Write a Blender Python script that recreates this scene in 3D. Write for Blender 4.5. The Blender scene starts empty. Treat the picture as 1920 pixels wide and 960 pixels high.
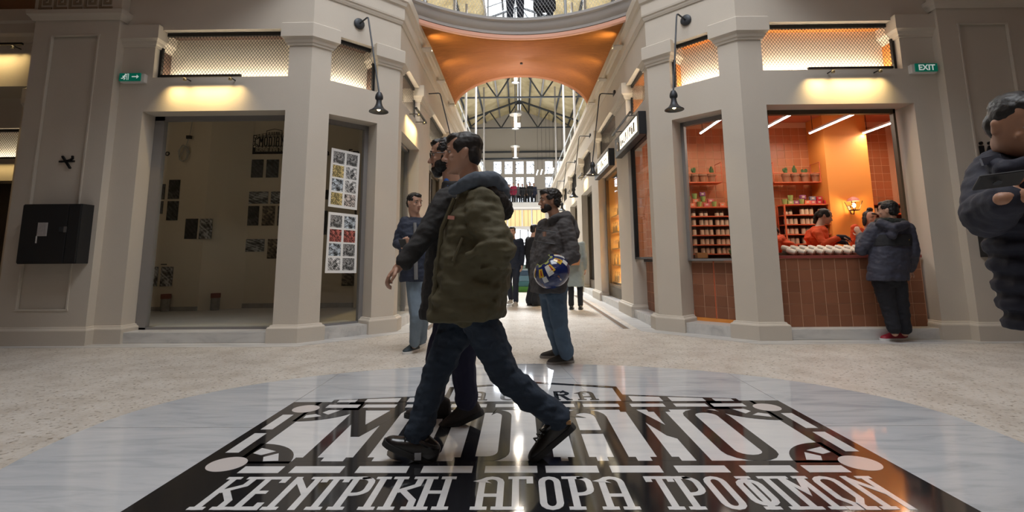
import bpy, bmesh, math, random
import numpy as np
from mathutils import Vector, Matrix, noise
random.seed(7)
SC = bpy.context.scene
COL = SC.collection
PI = math.pi

# ------------------------------------------------------------------ camera, world, light, exposure
CAM = Vector((-0.08, 0.0, 1.0))
PITCH, YAW, ROLL = 0.1474, -0.013655, -0.007222
FPX, PPY = 960.0, 343.6
def cam_axes():
    cp, sp = math.cos(PITCH), math.sin(PITCH); cy, sy = math.cos(YAW), math.sin(YAW)
    f = Vector((sy*cp, cy*cp, sp)); r = Vector((cy, -sy, 0)); u = r.cross(f)
    return math.cos(ROLL)*r + math.sin(ROLL)*u, -math.sin(ROLL)*r + math.cos(ROLL)*u, f
AXR, AXU, AXF = cam_axes()
cd = bpy.data.cameras.new('camera'); cam = bpy.data.objects.new('camera', cd); COL.objects.link(cam)
cd.sensor_width = 36; cd.lens = 36*FPX/1920; cd.shift_y = -(480-PPY)/1920; cd.clip_end = 300
cam.matrix_world = Matrix(((AXR.x, AXU.x, -AXF.x, CAM.x), (AXR.y, AXU.y, -AXF.y, CAM.y), (AXR.z, AXU.z, -AXF.z, CAM.z), (0, 0, 0, 1)))
SC.camera = cam
def ray(x, y): return AXR*((x-960)/FPX) - AXU*((y-PPY)/FPX) + AXF
def at(x, y, Y):            # the point at depth Y that stands behind a measured spot of the photograph
    d = ray(x, y); return CAM + d*(Y/d.y)
def flr(x, y, h=0.0):       # the same on a horizontal surface of height h
    d = ray(x, y); return CAM + d*((h-1.0)/d.z)
def atx(x, y, X):
    d = ray(x, y); return CAM + d*((X-CAM.x)/d.x)

w = bpy.data.worlds.new('daylight'); SC.world = w; w.use_nodes = True
bg = w.node_tree.nodes['Background']; bg.inputs[0].default_value = (0.93, 0.96, 1.0, 1); bg.inputs[1].default_value = 2.2
def area(name, loc, target, sx, sy, power, col=(1, 1, 1), spread=PI):
    l = bpy.data.lights.new(name, 'AREA'); l.shape = 'RECTANGLE'; l.size = sx; l.size_y = sy; l.energy = power; l.color = col; l.spread = spread
    o = bpy.data.objects.new(name, l); COL.objects.link(o); o.location = loc
    o.rotation_euler = (Vector(target)-Vector(loc)).to_track_quat('-Z', 'Y').to_euler(); return o
area('atrium_skylight_light', (0, 2.5, 10.9), (0, 2.5, 0), 5.2, 5.4, 470, (0.95, 0.97, 1.0))
area('hall_skylight_light', (0, 21.5, 13.7), (0, 21.4, 0), 3.2, 5.5, 7000, (0.97, 0.98, 1.0))
area('far_window_light', (0, 42.5, 7.0), (0, 30, 6.0), 9, 5, 2200, (0.95, 0.97, 1.0))
area('far_door_light', (0, 42.5, 2.0), (0, 30, 2.0), 4, 3.4, 150, (0.95, 0.97, 1.0))
SC.view_settings.view_transform = 'Standard'; SC.view_settings.look = 'None'; SC.view_settings.gamma = 1.0
SC.view_settings.use_curve_mapping = False; SC.view_settings.exposure = 0.06
try:
    SC.cycles.use_denoising = True; SC.cycles.max_bounces = 8; SC.cycles.transparent_max_bounces = 16
    SC.cycles.sample_clamp_indirect = 6.0; SC.cycles.caustics_reflective = False; SC.cycles.caustics_refractive = False
except Exception: pass

# ------------------------------------------------------------------ materials
MATS = {}
def mat(name, col, rough=0.6, metal=0.0, noise_s=0, noise_a=0.0, bump=0.0, bump_s=40, spec=None, emit=None, estr=0, coat=0):
    if name in MATS: return MATS[name]
    m = bpy.data.materials.new(name); m.use_nodes = True; nt = m.node_tree; b = nt.nodes['Principled BSDF']
    b.inputs['Base Color'].default_value = (*col, 1); b.inputs['Roughness'].default_value = rough; b.inputs['Metallic'].default_value = metal
    if spec is not None: b.inputs['Specular IOR Level'].default_value = spec
    if coat: b.inputs['Coat Weight'].default_value = coat
    if emit: b.inputs['Emission Color'].default_value = (*emit, 1); b.inputs['Emission Strength'].default_value = estr
    if noise_a or bump:
        tc = nt.nodes.new('ShaderNodeTexCoord'); n = nt.nodes.new('ShaderNodeTexNoise'); n.inputs['Scale'].default_value = noise_s or 5; n.inputs['Detail'].default_value = 5
        nt.links.new(tc.outputs['Object'], n.inputs['Vector'])
        if noise_a:
            mx = nt.nodes.new('ShaderNodeMix'); mx.data_type = 'RGBA'
            mx.inputs[6].default_value = (*[c*(1-noise_a) for c in col], 1); mx.inputs[7].default_value = (*[min(1, c*(1+noise_a)) for c in col], 1)
            nt.links.new(n.outputs['Fac'], mx.inputs[0]); nt.links.new(mx.outputs[2], b.inputs['Base Color'])
        if bump:
            n2 = nt.nodes.new('ShaderNodeTexNoise'); n2.inputs['Scale'].default_value = bump_s; n2.inputs['Detail'].default_value = 6
            nt.links.new(tc.outputs['Object'], n2.inputs['Vector'])
            bp = nt.nodes.new('ShaderNodeBump'); bp.inputs['Strength'].default_value = bump; bp.inputs['Distance'].default_value = 0.02
            nt.links.new(n2.outputs['Fac'], bp.inputs['Height']); nt.links.new(bp.outputs['Normal'], b.inputs['Normal'])
    MATS[name] = m; return m
def ramp(nt, fac, stops):
    r = nt.nodes.new('ShaderNodeValToRGB'); cr = r.color_ramp
    while len(cr.elements) < len(stops): cr.elements.new(0.5)
    for e, (p, c) in zip(cr.elements, stops): e.position = p; e.color = (*c, 1)
    nt.links.new(fac, r.inputs['Fac']); return r.outputs['Color']
def fresh(name):
    m = bpy.data.materials.new(name); m.use_nodes = True; MATS[name] = m
    return m, m.node_tree, m.node_tree.nodes['Principled BSDF']
def node(nt, t, **kw):
    n = nt.nodes.new(t)
    for k, v in kw.items(): n.inputs[k].default_value = v
    return n
def mixrgb(nt, fac, a, b):
    m = nt.nodes.new('ShaderNodeMix'); m.data_type = 'RGBA'
    for s, v in ((0, fac), (6, a), (7, b)):
        if isinstance(v, (int, float)): m.inputs[s].default_value = v
        elif isinstance(v, tuple): m.inputs[s].default_value = (*v, 1)
        else: nt.links.new(v, m.inputs[s])
    return m.outputs[2]
PLASTER = mat('cream_plaster', (0.60, 0.545, 0.47), 0.75, noise_s=2.2, noise_a=0.05, bump=0.06, bump_s=60)
PLASTER2 = mat('ochre_plaster', (0.66, 0.57, 0.44), 0.85, noise_s=1.6, noise_a=0.07, bump=0.05, bump_s=30)
ORANGE = mat('orange_paint', (0.80, 0.30, 0.055), 0.65, noise_s=2, noise_a=0.04)
SALMON = mat('salmon_paint', (0.66, 0.22, 0.11), 0.7)
BLACK = mat('black_metal', (0.018, 0.018, 0.02), 0.45, 0.4)
IRON = mat('dark_iron', (0.055, 0.06, 0.068), 0.5, 0.6, noise_s=6, noise_a=0.2)
GREYFRAME = mat('grey_aluminium_frame', (0.26, 0.25, 0.25), 0.5, 0.3)
DARKBOX = mat('black_enamel', (0.014, 0.014, 0.015), 0.55, noise_s=3, noise_a=0.2)
WHITE = mat('white_paint', (0.75, 0.74, 0.72), 0.6)
GREYPAINT = mat('grey_moulding_paint', (0.36, 0.34, 0.33), 0.5)
COPPERTRIM = mat('pinkish_copper_trim', (0.78, 0.43, 0.32), 0.4, 0.35)
GALV = mat('galvanised_steel', (0.42, 0.44, 0.45), 0.45, 0.7)
REDSTEEL = mat('red_orange_steel', (0.62, 0.13, 0.05), 0.5)
DARKWOOD = mat('dark_bronze', (0.10, 0.075, 0.05), 0.45, 0.3, noise_s=5, noise_a=0.2)
LEATHER = mat('black_leather', (0.015, 0.015, 0.017), 0.38, bump=0.2, bump_s=80)

m, nt, b = fresh('terrazzo')
tc = node(nt, 'ShaderNodeTexCoord'); v = node(nt, 'ShaderNodeTexVoronoi', Scale=62.0); nt.links.new(tc.outputs['Object'], v.inputs['Vector'])
sel = node(nt, 'ShaderNodeTexNoise', Scale=3.5, Detail=6.0); nt.links.new(tc.outputs['Object'], sel.inputs['Vector'])
v2 = node(nt, 'ShaderNodeTexNoise', Scale=30.0, Detail=3.0); nt.links.new(tc.outputs['Object'], v2.inputs['Vector'])
base = ramp(nt, sel.outputs['Fac'], [(0.3, (0.55, 0.505, 0.45)), (0.55, (0.67, 0.635, 0.585)), (0.75, (0.72, 0.69, 0.645))])
spk = ramp(nt, v2.outputs['Fac'], [(0.33, (1, 1, 1)), (0.41, (0, 0, 0))])
chips = ramp(nt, v.outputs['Color'], [(0.0, (0.80, 0.74, 0.65)), (0.5, (1, 1, 1)), (1.0, (0.9, 0.84, 0.76))])
mm = nt.nodes.new('ShaderNodeMix'); mm.data_type = 'RGBA'; mm.blend_type = 'MULTIPLY'; mm.inputs[0].default_value = 0.8
nt.links.new(base, mm.inputs[6]); nt.links.new(chips, mm.inputs[7])
out = mixrgb(nt, spk, mm.outputs[2], (0.24, 0.20, 0.15)); nt.links.new(out, b.inputs['Base Color']); b.inputs['Roughness'].default_value = 0.42
TERRAZZO = m
def marble(name, c0, c1, c2, rough, ang):
    m, nt, b = fresh(name)
    tc = node(nt, 'ShaderNodeTexCoord'); mp = node(nt, 'ShaderNodeMapping'); mp.inputs['Rotation'].default_value = (0, 0, ang); mp.inputs['Scale'].default_value = (1.0, 5.0, 3.0)
    nt.links.new(tc.outputs['Object'], mp.inputs['Vector'])
    n = node(nt, 'ShaderNodeTexNoise', Scale=1.5, Detail=8.0, Roughness=0.62, Distortion=1.0); nt.links.new(mp.outputs[0], n.inputs['Vector'])
    nt.links.new(ramp(nt, n.outputs['Fac'], [(0.27, c0), (0.5, c1), (0.72, c2)]), b.inputs['Base Color']); b.inputs['Roughness'].default_value = rough
    return m
MARBLE = marble('polished_white_marble', (0.42, 0.445, 0.475), (0.59, 0.61, 0.635), (0.67, 0.68, 0.695), 0.06, 0.35)
MARBLE_WHITE = marble('white_marble_inlay', (0.62, 0.63, 0.64), (0.74, 0.74, 0.74), (0.79, 0.79, 0.78), 0.06, 0.1)
STEPMARBLE = marble('step_marble', (0.40, 0.40, 0.40), (0.60, 0.59, 0.57), (0.68, 0.67, 0.65), 0.35, 0.0)
BLACKSTONE = mat('polished_black_granite', (0.016, 0.016, 0.018), 0.07, noise_s=70, noise_a=0.5)
ROSE = mat('pale_rose_stone', (0.68, 0.63, 0.61), 0.08)
m, nt, b = fresh('brushed_copper')
tc = node(nt, 'ShaderNodeTexCoord'); mp = node(nt, 'ShaderNodeMapping'); mp.inputs['Scale'].default_value = (1.2, 9, 9); nt.links.new(tc.outputs['Object'], mp.inputs['Vector'])
n = node(nt, 'ShaderNodeTexNoise', Scale=3.0, Detail=9.0, Roughness=0.7); nt.links.new(mp.outputs[0], n.inputs['Vector'])
nt.links.new(ramp(nt, n.outputs['Fac'], [(0.3, (0.21, 0.085, 0.028)), (0.52, (0.30, 0.126, 0.043)), (0.72, (0.39, 0.175, 0.062))]), b.inputs['Base Color'])
b.inputs['Specular Tint'].default_value = (0.72, 0.36, 0.19, 1); b.inputs['Metallic'].default_value = 0.8; b.inputs['Roughness'].default_value = 0.5; b.inputs['Anisotropic'].default_value = 0.5
COPPER = m
m, nt, b = fresh('corrugated_roof_sheet')
n = node(nt, 'ShaderNodeTexNoise', Scale=1.3, Detail=4.0); tc = node(nt, 'ShaderNodeTexCoord'); nt.links.new(tc.outputs['Object'], n.inputs['Vector'])
nt.links.new(ramp(nt, n.outputs['Fac'], [(0.3, (0.50, 0.40, 0.20)), (0.6, (0.70, 0.60, 0.36))]), b.inputs['Base Color']); b.inputs['Roughness'].default_value = 0.6
ROOFSHEET = m
def clearglass(name, tint=(1, 1, 1), f0=.04, rough=0.0):
    """thin pane: clear, with a mirror share that grows towards grazing view (Schlick), the same from both sides"""
    m = bpy.data.materials.new(name); m.use_nodes = True; nt = m.node_tree; nt.nodes.clear()
    o = nt.nodes.new('ShaderNodeOutputMaterial'); t = nt.nodes.new('ShaderNodeBsdfTransparent'); g = nt.nodes.new('ShaderNodeBsdfGlossy'); x = nt.nodes.new('ShaderNodeMixShader')
    w_ = nt.nodes.new('ShaderNodeLayerWeight'); w_.inputs['Blend'].default_value = .5; p = nt.nodes.new('ShaderNodeMath'); p.operation = 'POWER'; p.inputs[1].default_value = 5; q = nt.nodes.new('ShaderNodeMath'); q.operation = 'MULTIPLY_ADD'; q.inputs[1].default_value = (1-f0)*min(1, f0*12+.1); q.inputs[2].default_value = f0
    nt.links.new(w_.outputs['Facing'], p.inputs[0]); nt.links.new(p.outputs[0], q.inputs[0])
    t.inputs[0].default_value = (*tint, 1); g.inputs['Roughness'].default_value = rough
    nt.links.new(q.outputs[0], x.inputs[0]); nt.links.new(t.outputs[0], x.inputs[1]); nt.links.new(g.outputs[0], x.inputs[2]); nt.links.new(x.outputs[0], o.inputs[0]); MATS[name] = m; return m
GLASS = clearglass('clear_glass', (0.97, 0.98, 0.97), .03)
PASSGLASS = clearglass('passage_window_glass', (0.97, 0.98, 0.97), .006)
LAMPGLASS = clearglass('lamp_glass', (0.93, 0.90, 0.86), .06)
LEADGLASS = clearglass('leaded_glass', (0.90, 0.92, 0.95), .03)
def emitter(name, col, s): return mat(name, (0.9, 0.9, 0.9), 0.5, emit=col, estr=s)
TUBE = emitter('white_led_tube', (1, 0.93, 0.88), 14)
BULB = emitter('warm_bulb', (1, 0.72, 0.35), 22)
PENDBULB = emitter('pendant_tube', (1, 0.9, 0.78), 9)
SIGNLIT = emitter('lit_sign_face', (1, 0.86, 0.6), 2.4)
GREENLIT = mat('green_exit_face', (0.0, 0.16, 0.10), 0.5, emit=(0.0, 0.30, 0.19), estr=0.16)
WHITELIT = mat('white_exit_mark', (0.8, 0.85, 0.82), 0.5, emit=(0.9, 1, 0.95), estr=0.3)
SHADEW = mat('frosted_panel', (0.86, 0.80, 0.70), 0.7)

# ------------------------------------------------------------------ mesh helpers
class MB:
    def __init__(s): s.v = []; s.f = []
    def add(s, vs, fs):
        k = len(s.v); s.v += [tuple(v) for v in vs]; s.f += [tuple(i+k for i in f) for f in fs]; return s
    def box(s, x0, y0, z0, x1, y1, z1):
        x0, x1 = sorted((x0, x1)); y0, y1 = sorted((y0, y1)); z0, z1 = sorted((z0, z1))
        return s.add([(x0, y0, z0), (x1, y0, z0), (x1, y1, z0), (x0, y1, z0), (x0, y0, z1), (x1, y0, z1), (x1, y1, z1), (x0, y1, z1)],
                     [(0, 3, 2, 1), (4, 5, 6, 7), (0, 1, 5, 4), (1, 2, 6, 5), (2, 3, 7, 6), (3, 0, 4, 7)])
    def obox(s, c, ax, h):      # centre, three axes, three half sizes
        c = Vector(c); A = [Vector(a).normalized()*k for a, k in zip(ax, h)]
        vs = [c + A[0]*i + A[1]*j + A[2]*k for k in (-1, 1) for i, j in ((-1, -1), (1, -1), (1, 1), (-1, 1))]
        return s.add(vs, [(0, 3, 2, 1), (4, 5, 6, 7), (0, 1, 5, 4), (1, 2, 6, 5), (2, 3, 7, 6), (3, 0, 4, 7)])
    def rings(s, R, cap=True, closed=False):
        n = len(R[0]); k = len(s.v)
        for r in R: s.v += [tuple(p) for p in r]
        m = len(R)
        for i in range(m if closed else m-1):
            a, b2 = k+i*n, k+((i+1) % m)*n
            for j in range(n): s.f.append((a+j, a+(j+1) % n, b2+(j+1) % n, b2+j))
        if cap and not closed:
            s.f.append(tuple(k+j for j in reversed(range(n)))); s.f.append(tuple(k+(m-1)*n+j for j in range(n)))
        return s
    def tube(s, pts, r, n=8, cap=True):
        pts = [Vector(p) for p in pts]; rs = r if isinstance(r, (list, tuple)) else [r]*len(pts)
        R = []; up = None
        for i, p in enumerate(pts):
            d = (pts[min(i+1, len(pts)-1)]-pts[max(i-1, 0)]).normalized()
            if up is None: up = Vector((0, 0, 1)) if abs(d.z) < 0.9 else Vector((1, 0, 0))
            a = d.cross(up).normalized(); u2 = a.cross(d).normalized(); up = u2
            R.append([p+(a*math.cos(2*PI*j/n)+u2*math.sin(2*PI*j/n))*rs[i] for j in range(n)])
        return s.rings(R, cap)
    def lathe(s, prof, c, n=16, axis=(0, 0, 1), cap=True):
        ax = Vector(axis).normalized(); a = ax.orthogonal().normalized(); b2 = ax.cross(a); c = Vector(c)
        return s.rings([[c+ax*z+(a*math.cos(2*PI*j/n)+b2*math.sin(2*PI*j/n))*max(r, 1e-4) for j in range(n)] for r, z in prof], cap)
    def prism(s, poly, z0, z1, f=None):
        f = f or (lambda x, y, z: (x, y, z)); n = len(poly)
        return s.rings([[f(x, y, z) for x, y in poly] for z in (z0, z1)], True)
    def ell(s, c, r, ax=None, n=14, m=9):
        c = Vector(c); ax = ax or ((1, 0, 0), (0, 1, 0), (0, 0, 1)); A = [Vector(q) for q in ax]
        R = []
        for i in range(m):
            t = -PI/2+PI*(i+0.5)/m if False else -PI/2+PI*(i+0.35)/(m-0.3)
            R.append([c+A[0]*(r[0]*math.cos(t)*math.cos(2*PI*j/n))+A[1]*(r[1]*math.cos(t)*math.sin(2*PI*j/n))+A[2]*(r[2]*math.sin(t)) for j in range(n)])
        return s.rings(R, True)
    def ribbon(s, pts, w, z0, z1, f=None, closed=False):   # flat stroke of width w along 2D points, with mitred joins
        f = f or (lambda x, y, z: (x, y, z)); P = [Vector((p[0], p[1])) for p in pts]; n = len(P); L, Rr = [], []
        for i in range(n):
            a = P[i]-P[i-1] if (i > 0 or closed) else None; b2 = P[(i+1) % n]-P[i] if (i < n-1 or closed) else None
            a = a.normalized() if a is not None else b2.normalized(); b2 = b2.normalized() if b2 is not None else a
            na, nb = Vector((-a.y, a.x)), Vector((-b2.y, b2.x)); mt = (na+nb); mt = mt.normalized() if mt.length > 1e-6 else na
            k = w/2/max(0.35, mt.dot(na)); L.append(P[i]+mt*k); Rr.append(P[i]-mt*k)
        R = [[f(L[i].x, L[i].y, z0), f(L[i].x, L[i].y, z1), f(Rr[i].x, Rr[i].y, z1), f(Rr[i].x, Rr[i].y, z0)] for i in range(n)]
        return s.rings(R, not closed, closed)
    def build(s, name, mt, parent=None, smooth=False, local=False, bevel=0.0):
        me = bpy.data.meshes.new(name)
        off = Vector((0, 0, 0))
        if parent is not None and not local: off = wloc(parent)
        me.from_pydata([tuple(Vector(v)-off) for v in s.v], [], s.f)
        bm = bmesh.new(); bm.from_mesh(me); bmesh.ops.recalc_face_normals(bm, faces=bm.faces)
        if bevel: bmesh.ops.bevel(bm, geom=[e for e in bm.edges if len(e.link_faces) == 2 and e.calc_face_angle(0) > 0.6], offset=bevel, segments=2, affect='EDGES', profile=0.6)
        bm.to_mesh(me); bm.free()
        if smooth:
            me.polygons.foreach_set('use_smooth', [True]*len(me.polygons))
            try: me.set_sharp_from_angle(angle=0.7)
            except Exception: pass
        if mt: me.materials.append(mt)
        o = bpy.data.objects.new(name, me); COL.objects.link(o)
        if parent is not None: o.parent = parent
        return o
def wloc(o):
    p = Vector((0, 0, 0))
    while o is not None: p = p+o.location; o = o.parent
    return p
def thing(name, label, cat, loc, group=None):
    o = bpy.data.objects.new(name, None); COL.objects.link(o); o.empty_display_size = 0.1; o.location = loc
    return tag(o, label, cat, group)
def tag(o, label, cat, group=None):
    o['label'] = label; o['category'] = cat
    if group: o['group'] = group
    return o
def struct(o, label=None):
    o['kind'] = 'structure'
    if label: o['label'] = label; o['category'] = label.split()[-1]
    return o
def stuff(o): o['kind'] = 'stuff'; return o
def copytree(o, parent=None):
    c = o.copy(); COL.objects.link(c); c.parent = parent
    for ch in list(o.children): copytree(ch, c)
    return c
def shape(name, data, mt, parent, loc, rot=None, scale=None):   # another object on shared mesh data
    o = bpy.data.objects.new(name, data); COL.objects.link(o); o.parent = parent; o.location = Vector(loc)-(wloc(parent) if parent else Vector((0, 0, 0)))
    if rot is not None: o.rotation_euler = rot
    if scale is not None: o.scale = scale
    return o
def spot(name, loc, target, power, col, angle=90, blend=0.6, size=0.03, parent=None):
    l = bpy.data.lights.new(name, 'SPOT'); l.energy = power; l.color = col; l.spot_size = math.radians(angle); l.spot_blend = blend; l.shadow_soft_size = size
    o = bpy.data.objects.new(name, l); COL.objects.link(o); o.location = Vector(loc)-(wloc(parent) if parent else Vector((0, 0, 0)))
    o.rotation_euler = (Vector(target)-Vector(loc)).to_track_quat('-Z', 'Y').to_euler(); o.parent = parent; return o
def point(name, loc, power, col, size=0.03, parent=None):
    l = bpy.data.lights.new(name, 'POINT'); l.energy = power; l.color = col; l.shadow_soft_size = size
    o = bpy.data.objects.new(name, l); COL.objects.link(o); o.location = Vector(loc)-(wloc(parent) if parent else Vector((0, 0, 0))); o.parent = parent; return o
WARM = (1.0, 0.74, 0.40)

# ------------------------------------------------------------------ structure
def wallseg(mb, p0, p1, ops, z0, z1, th=0.35):
    """wall between two plan points, outer face on the right-hand side of the walk, with rectangular openings (s0,s1,za,zb)"""
    a, b2 = Vector((*p0, 0)), Vector((*p1, 0)); L = (b2-a).length; d = (b2-a)/L; n = Vector((d.y, -d.x, 0))
    S = sorted({0, L, *[o[0] for o in ops], *[o[1] for o in ops]}); Z = sorted({z0, z1, *[o[2] for o in ops], *[o[3] for o in ops]})
    def hole(i, j):
        if i < 0 or j < 0 or i >= len(S)-1 or j >= len(Z)-1: return True
        s, z = (S[i]+S[i+1])/2, (Z[j]+Z[j+1])/2
        return any(o[0] < s < o[1] and o[2] < z < o[3] for o in ops)
    P = lambda s, z, k: a+d*s-n*k+Vector((0, 0, z))
    for i in range(len(S)-1):
        for j in range(len(Z)-1):
            if hole(i, j): continue
            s0, s1, za, zb = S[i], S[i+1], Z[j], Z[j+1]
            mb.add([P(s0, za, 0), P(s1, za, 0), P(s1, zb, 0), P(s0, zb, 0)], [(0, 1, 2, 3)])
            mb.add([P(s0, za, th), P(s1, za, th), P(s1, zb, th), P(s0, zb, th)], [(3, 2, 1, 0)])
            if hole(i-1, j): mb.add([P(s0, za, 0), P(s0, zb, 0), P(s0, zb, th), P(s0, za, th)], [(0, 1, 2, 3)])
            if hole(i+1, j): mb.add([P(s1, za, 0), P(s1, za, th), P(s1, zb, th), P(s1, zb, 0)], [(0, 1, 2, 3)])
            if hole(i, j-1): mb.add([P(s0, za, 0), P(s0, za, th), P(s1, za, th), P(s1, za, 0)], [(0, 1, 2, 3)])
            if hole(i, j+1): mb.add([P(s0, zb, 0), P(s1, zb, 0), P(s1, zb, th), P(s0, zb, th)], [(0, 1, 2, 3)])
def sweep(mb, path, prof, cap=True):
    """moulding: profile of (out, z) carried along a plan path, out = right-hand side"""
    P = [Vector(p) for p in path]; n = len(P); R = []
    for i in range(n):
        a = (P[i]-P[i-1]).normalized() if i else None; b2 = (P[i+1]-P[i]).normalized() if i < n-1 else None
        a = a or b2; b2 = b2 or a; na, nb = Vector((a.y, -a.x)), Vector((b2.y, -b2.x)); m_ = (na+nb).normalized(); k = 1/max(0.3, m_.dot(na))
        R.append([(P[i].x+m_.x*o*k, P[i].y+m_.y*o*k, z) for o, z in prof])
    mb.rings(R, cap)
FY = 6.5                 # front face of the shop fronts
RX, RY = 2.84, 7.46      # corner of front and chamfer (x), of chamfer and passage (y)
CX = 1.88                # half width of the passage
FAR = 38.5
EX_ = 6.2
TOP = 5.1
def mir(s, pts): return [(p[0]*s*-1, *p[1:]) for p in pts][::(1 if s < 0 else -1)]
LPATH = [(-5.45, FY), (-RX, FY), (-CX, RY), (-CX, FAR)]
OPY = [(7.66, 9.05), (10.1, 12.55), (13.7, 16.0), (17.3, 19.6), (20.9, 23.2), (24.5, 26.8), (28.1, 30.4), (31.7, 34.0)]   # openings along the passage
ZS, ZT, ZG0, ZG1 = 0.13, 2.97, 3.44, 4.11
fl = MB().box(-14, -8, -0.3, 14, 32, 0.0).build('floor', TERRAZZO); struct(fl)
side = {-1: 'left', 1: 'right'}
for s in (-1, 1):
    mb = MB(); pa = mir(s, LPATH)
    cl = math.hypot(RX-CX, RY-FY)
    segs = [(pa[i], pa[i+1]) for i in range(3)]
    f0 = [(5.45-5.06, 5.45-3.155, ZS, ZT), (5.45-4.97, 5.45-3.15, ZG0, ZG1)]
    c0 = [(0.275, 1.0, ZS, ZT), (0.272, 0.99, ZG0, ZG1)]
    k0 = [(y0-RY, y1-RY, ZS, ZT) for y0, y1 in OPY] + [(y0-RY, y1-RY, ZG0, ZG1) for y0, y1 in OPY]
    lens = [5.45-RX, cl, FAR-RY]
    for i, (p, q) in enumerate(segs):
        src = [f0, c0, k0][i if s < 0 else 2-i]; L = lens[i if s < 0 else 2-i]
        if s > 0: src = [(L-o[1], L-o[0], o[2], o[3]) for o in src]
        mb = MB(); wallseg(mb, p, q, src, 0, TOP, .26 if (s > 0 and i == 0) else .35); struct(mb.build('wall_'+side[s], PLASTER))
    # capitals and bases round every pier; each band is a piece of its own
    caps, bases = [], []
    def pier(pts, cap=True): caps.append(mir(s, pts)); bases.append(mir(s, pts))
    c45 = math.sqrt(.5)
    pC = lambda t: (-RX+t*c45, FY+t*c45)      # along the chamfer (left side)
    inn = lambda t, k: (pC(t)[0]-k*c45, pC(t)[1]+k*c45)
    pier([(-3.152, FY+.3), (-3.152, FY), (-RX, FY), pC(.273), inn(.273, .3)])
    pier([inn(.995, .3), pC(.995), (-CX, RY), (-CX, OPY[0][0]), (-CX-.3, OPY[0][0])])
    for i in range(len(OPY)-1):
        ya, yb = OPY[i][1], OPY[i+1][0]; pier([(-CX-.3, ya), (-CX, ya), (-CX, yb), (-CX-.3, yb)])
    caps.append(mir(s, [(-5.40, FY), (-4.972, FY), (-4.972, FY+.3)])); bases.append(mir(s, [(-5.40, FY), (-5.062, FY), (-5.062, FY+.3)]))
    CAPP = [(-.01, 3.86), (.02, 3.865), (.025, 3.89), (.04, 3.90), (.05, 3.935), (.075, 3.955), (.085, 3.965), (.085, 4.15), (.07, 4.165), (-.01, 4.165)]
    BASEP = [(-.01, 0.0), (.055, 0.0), (.055, .175), (.045, .19), (.03, .197), (.022, .215), (-.01, .22)]
    for k, pth in enumerate(caps):
        m2 = MB(); sweep(m2, pth, CAPP); struct(m2.build('trim_1', PLASTER))
    for k, pth in enumerate(bases):
        m2 = MB(); sweep(m2, pth, BASEP); struct(m2.build('baseboard_'+side[s], PLASTER))
    m2 = MB(); sweep(m2, mir(s, [(-5.4, FY), (-RX, FY), (-CX, RY), (-CX, FAR)]), [(-.01, 4.60), (.015, 4.60), (.03, 4.63), (.035, 4.655), (.05, 4.665), (.055, 4.69), (.055, 4.86), (.085, 4.88), (.10, 4.93), (.12, 4.95), (.12, 5.1), (-.01, 5.1)])
    struct(m2.build('trim_2', PLASTER))
    # thresholds
    stp = MB().box(s*5.058, FY-.012, 0, s*3.157, FY+.75, ZS+.005)
    struct(stp.build('trim_3', STEPMARBLE, bevel=.008))
    ch = MB()
    q = [inn(.277, -.012), inn(.998, -.012), inn(.998, .75), inn(.277, .75)]
    ch.prism([(x*(1 if s < 0 else -1), y) for x, y in q], 0, ZS+.005); struct(ch.build('trim_3', STEPMARBLE))
    for y0, y1 in OPY[:3]:
        struct(MB().box(s*(CX-.012), y0+.004, 0, s*(CX+.6), y1-.004, ZS+.005).build('trim_3', STEPMARBLE))
    # pale marble border in the floor along the foot of the wall
    m2 = MB(); sweep(m2, mir(s, [(-9, FY-.02), (-RX, FY-.02), (-CX, RY), (-CX, FAR)]), [(0, .0), (.28, .0), (.28, .003), (0, .003)]); struct(m2.build('trim_4', STEPMARBLE))
    # big pilaster with recessed panel
    px0, px1, py = s*5.40, s*6.54, 6.38
    pb = MB(); pb.box(px0, py+.045, 0, px1, py+.62, TOP)
    pb.box(px0, py, .0, s*5.66, py+.045, 4.32); pb.box(s*6.30, py, 0, px1, py+.045, 4.32); pb.box(s*5.66, py, 4.0, s*6.30, py+.045, 4.32); pb.box(s*5.66, py, 0, s*6.30, py+.045, .42)
    pil = struct(pb.build('pilaster', PLASTER))
    m2 = MB()       # bead round the panel
    for z in (.42, 4.0): m2.box(s*5.64, py-.008, z-.012, s*6.32, py+.03, z+.012)
    for x in (5.66, 6.30): m2.box(s*(x-.012), py-.008, .42, s*(x+.012), py+.03, 4.0)
    struct(m2.build('trim_5', PLASTER, bevel=.004))
    m2 = MB(); sweep(m2, mir(s, [(-6.54, py+.5), (-6.54, py), (-5.40, py), (-5.40, FY)]), [(-.01, 4.22), (.02, 4.20), (.05, 4.25), (.075, 4.275), (.08, 4.33), (.02, 4.345), (.02, TOP), (-.01, TOP)]); struct(m2.build('trim_6', PLASTER))
    m2 = MB(); sweep(m2, mir(s, [(-6.54, py+.5), (-6.54, py), (-5.40, py), (-5.40, FY)]), BASEP); struct(m2.build('baseboard_'+side[s], PLASTER))
    # Greek key frieze above the pilaster capital: each meander a piece
    for k in range(5):
        x0 = 5.50+k*.205; f = lambda x, z, y: (s*x, py-.02-y, z)
        MB().ribbon([(x0, 4.372), (x0+.165, 4.372), (x0+.165, 4.542), (x0+.03, 4.542), (x0+.03, 4.432), (x0+.11, 4.432), (x0+.11, 4.487), (x0+.075, 4.487)], .028, -.005, .014, f).build('frieze_key', mat('umber_key_tone', (.30, .235, .165), .8), pil)  # keys toned darker than the pilaster for contrast
    # side wing beyond the pilaster: lintel on its own pier, dark opening behind
    wy = 6.72
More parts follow.
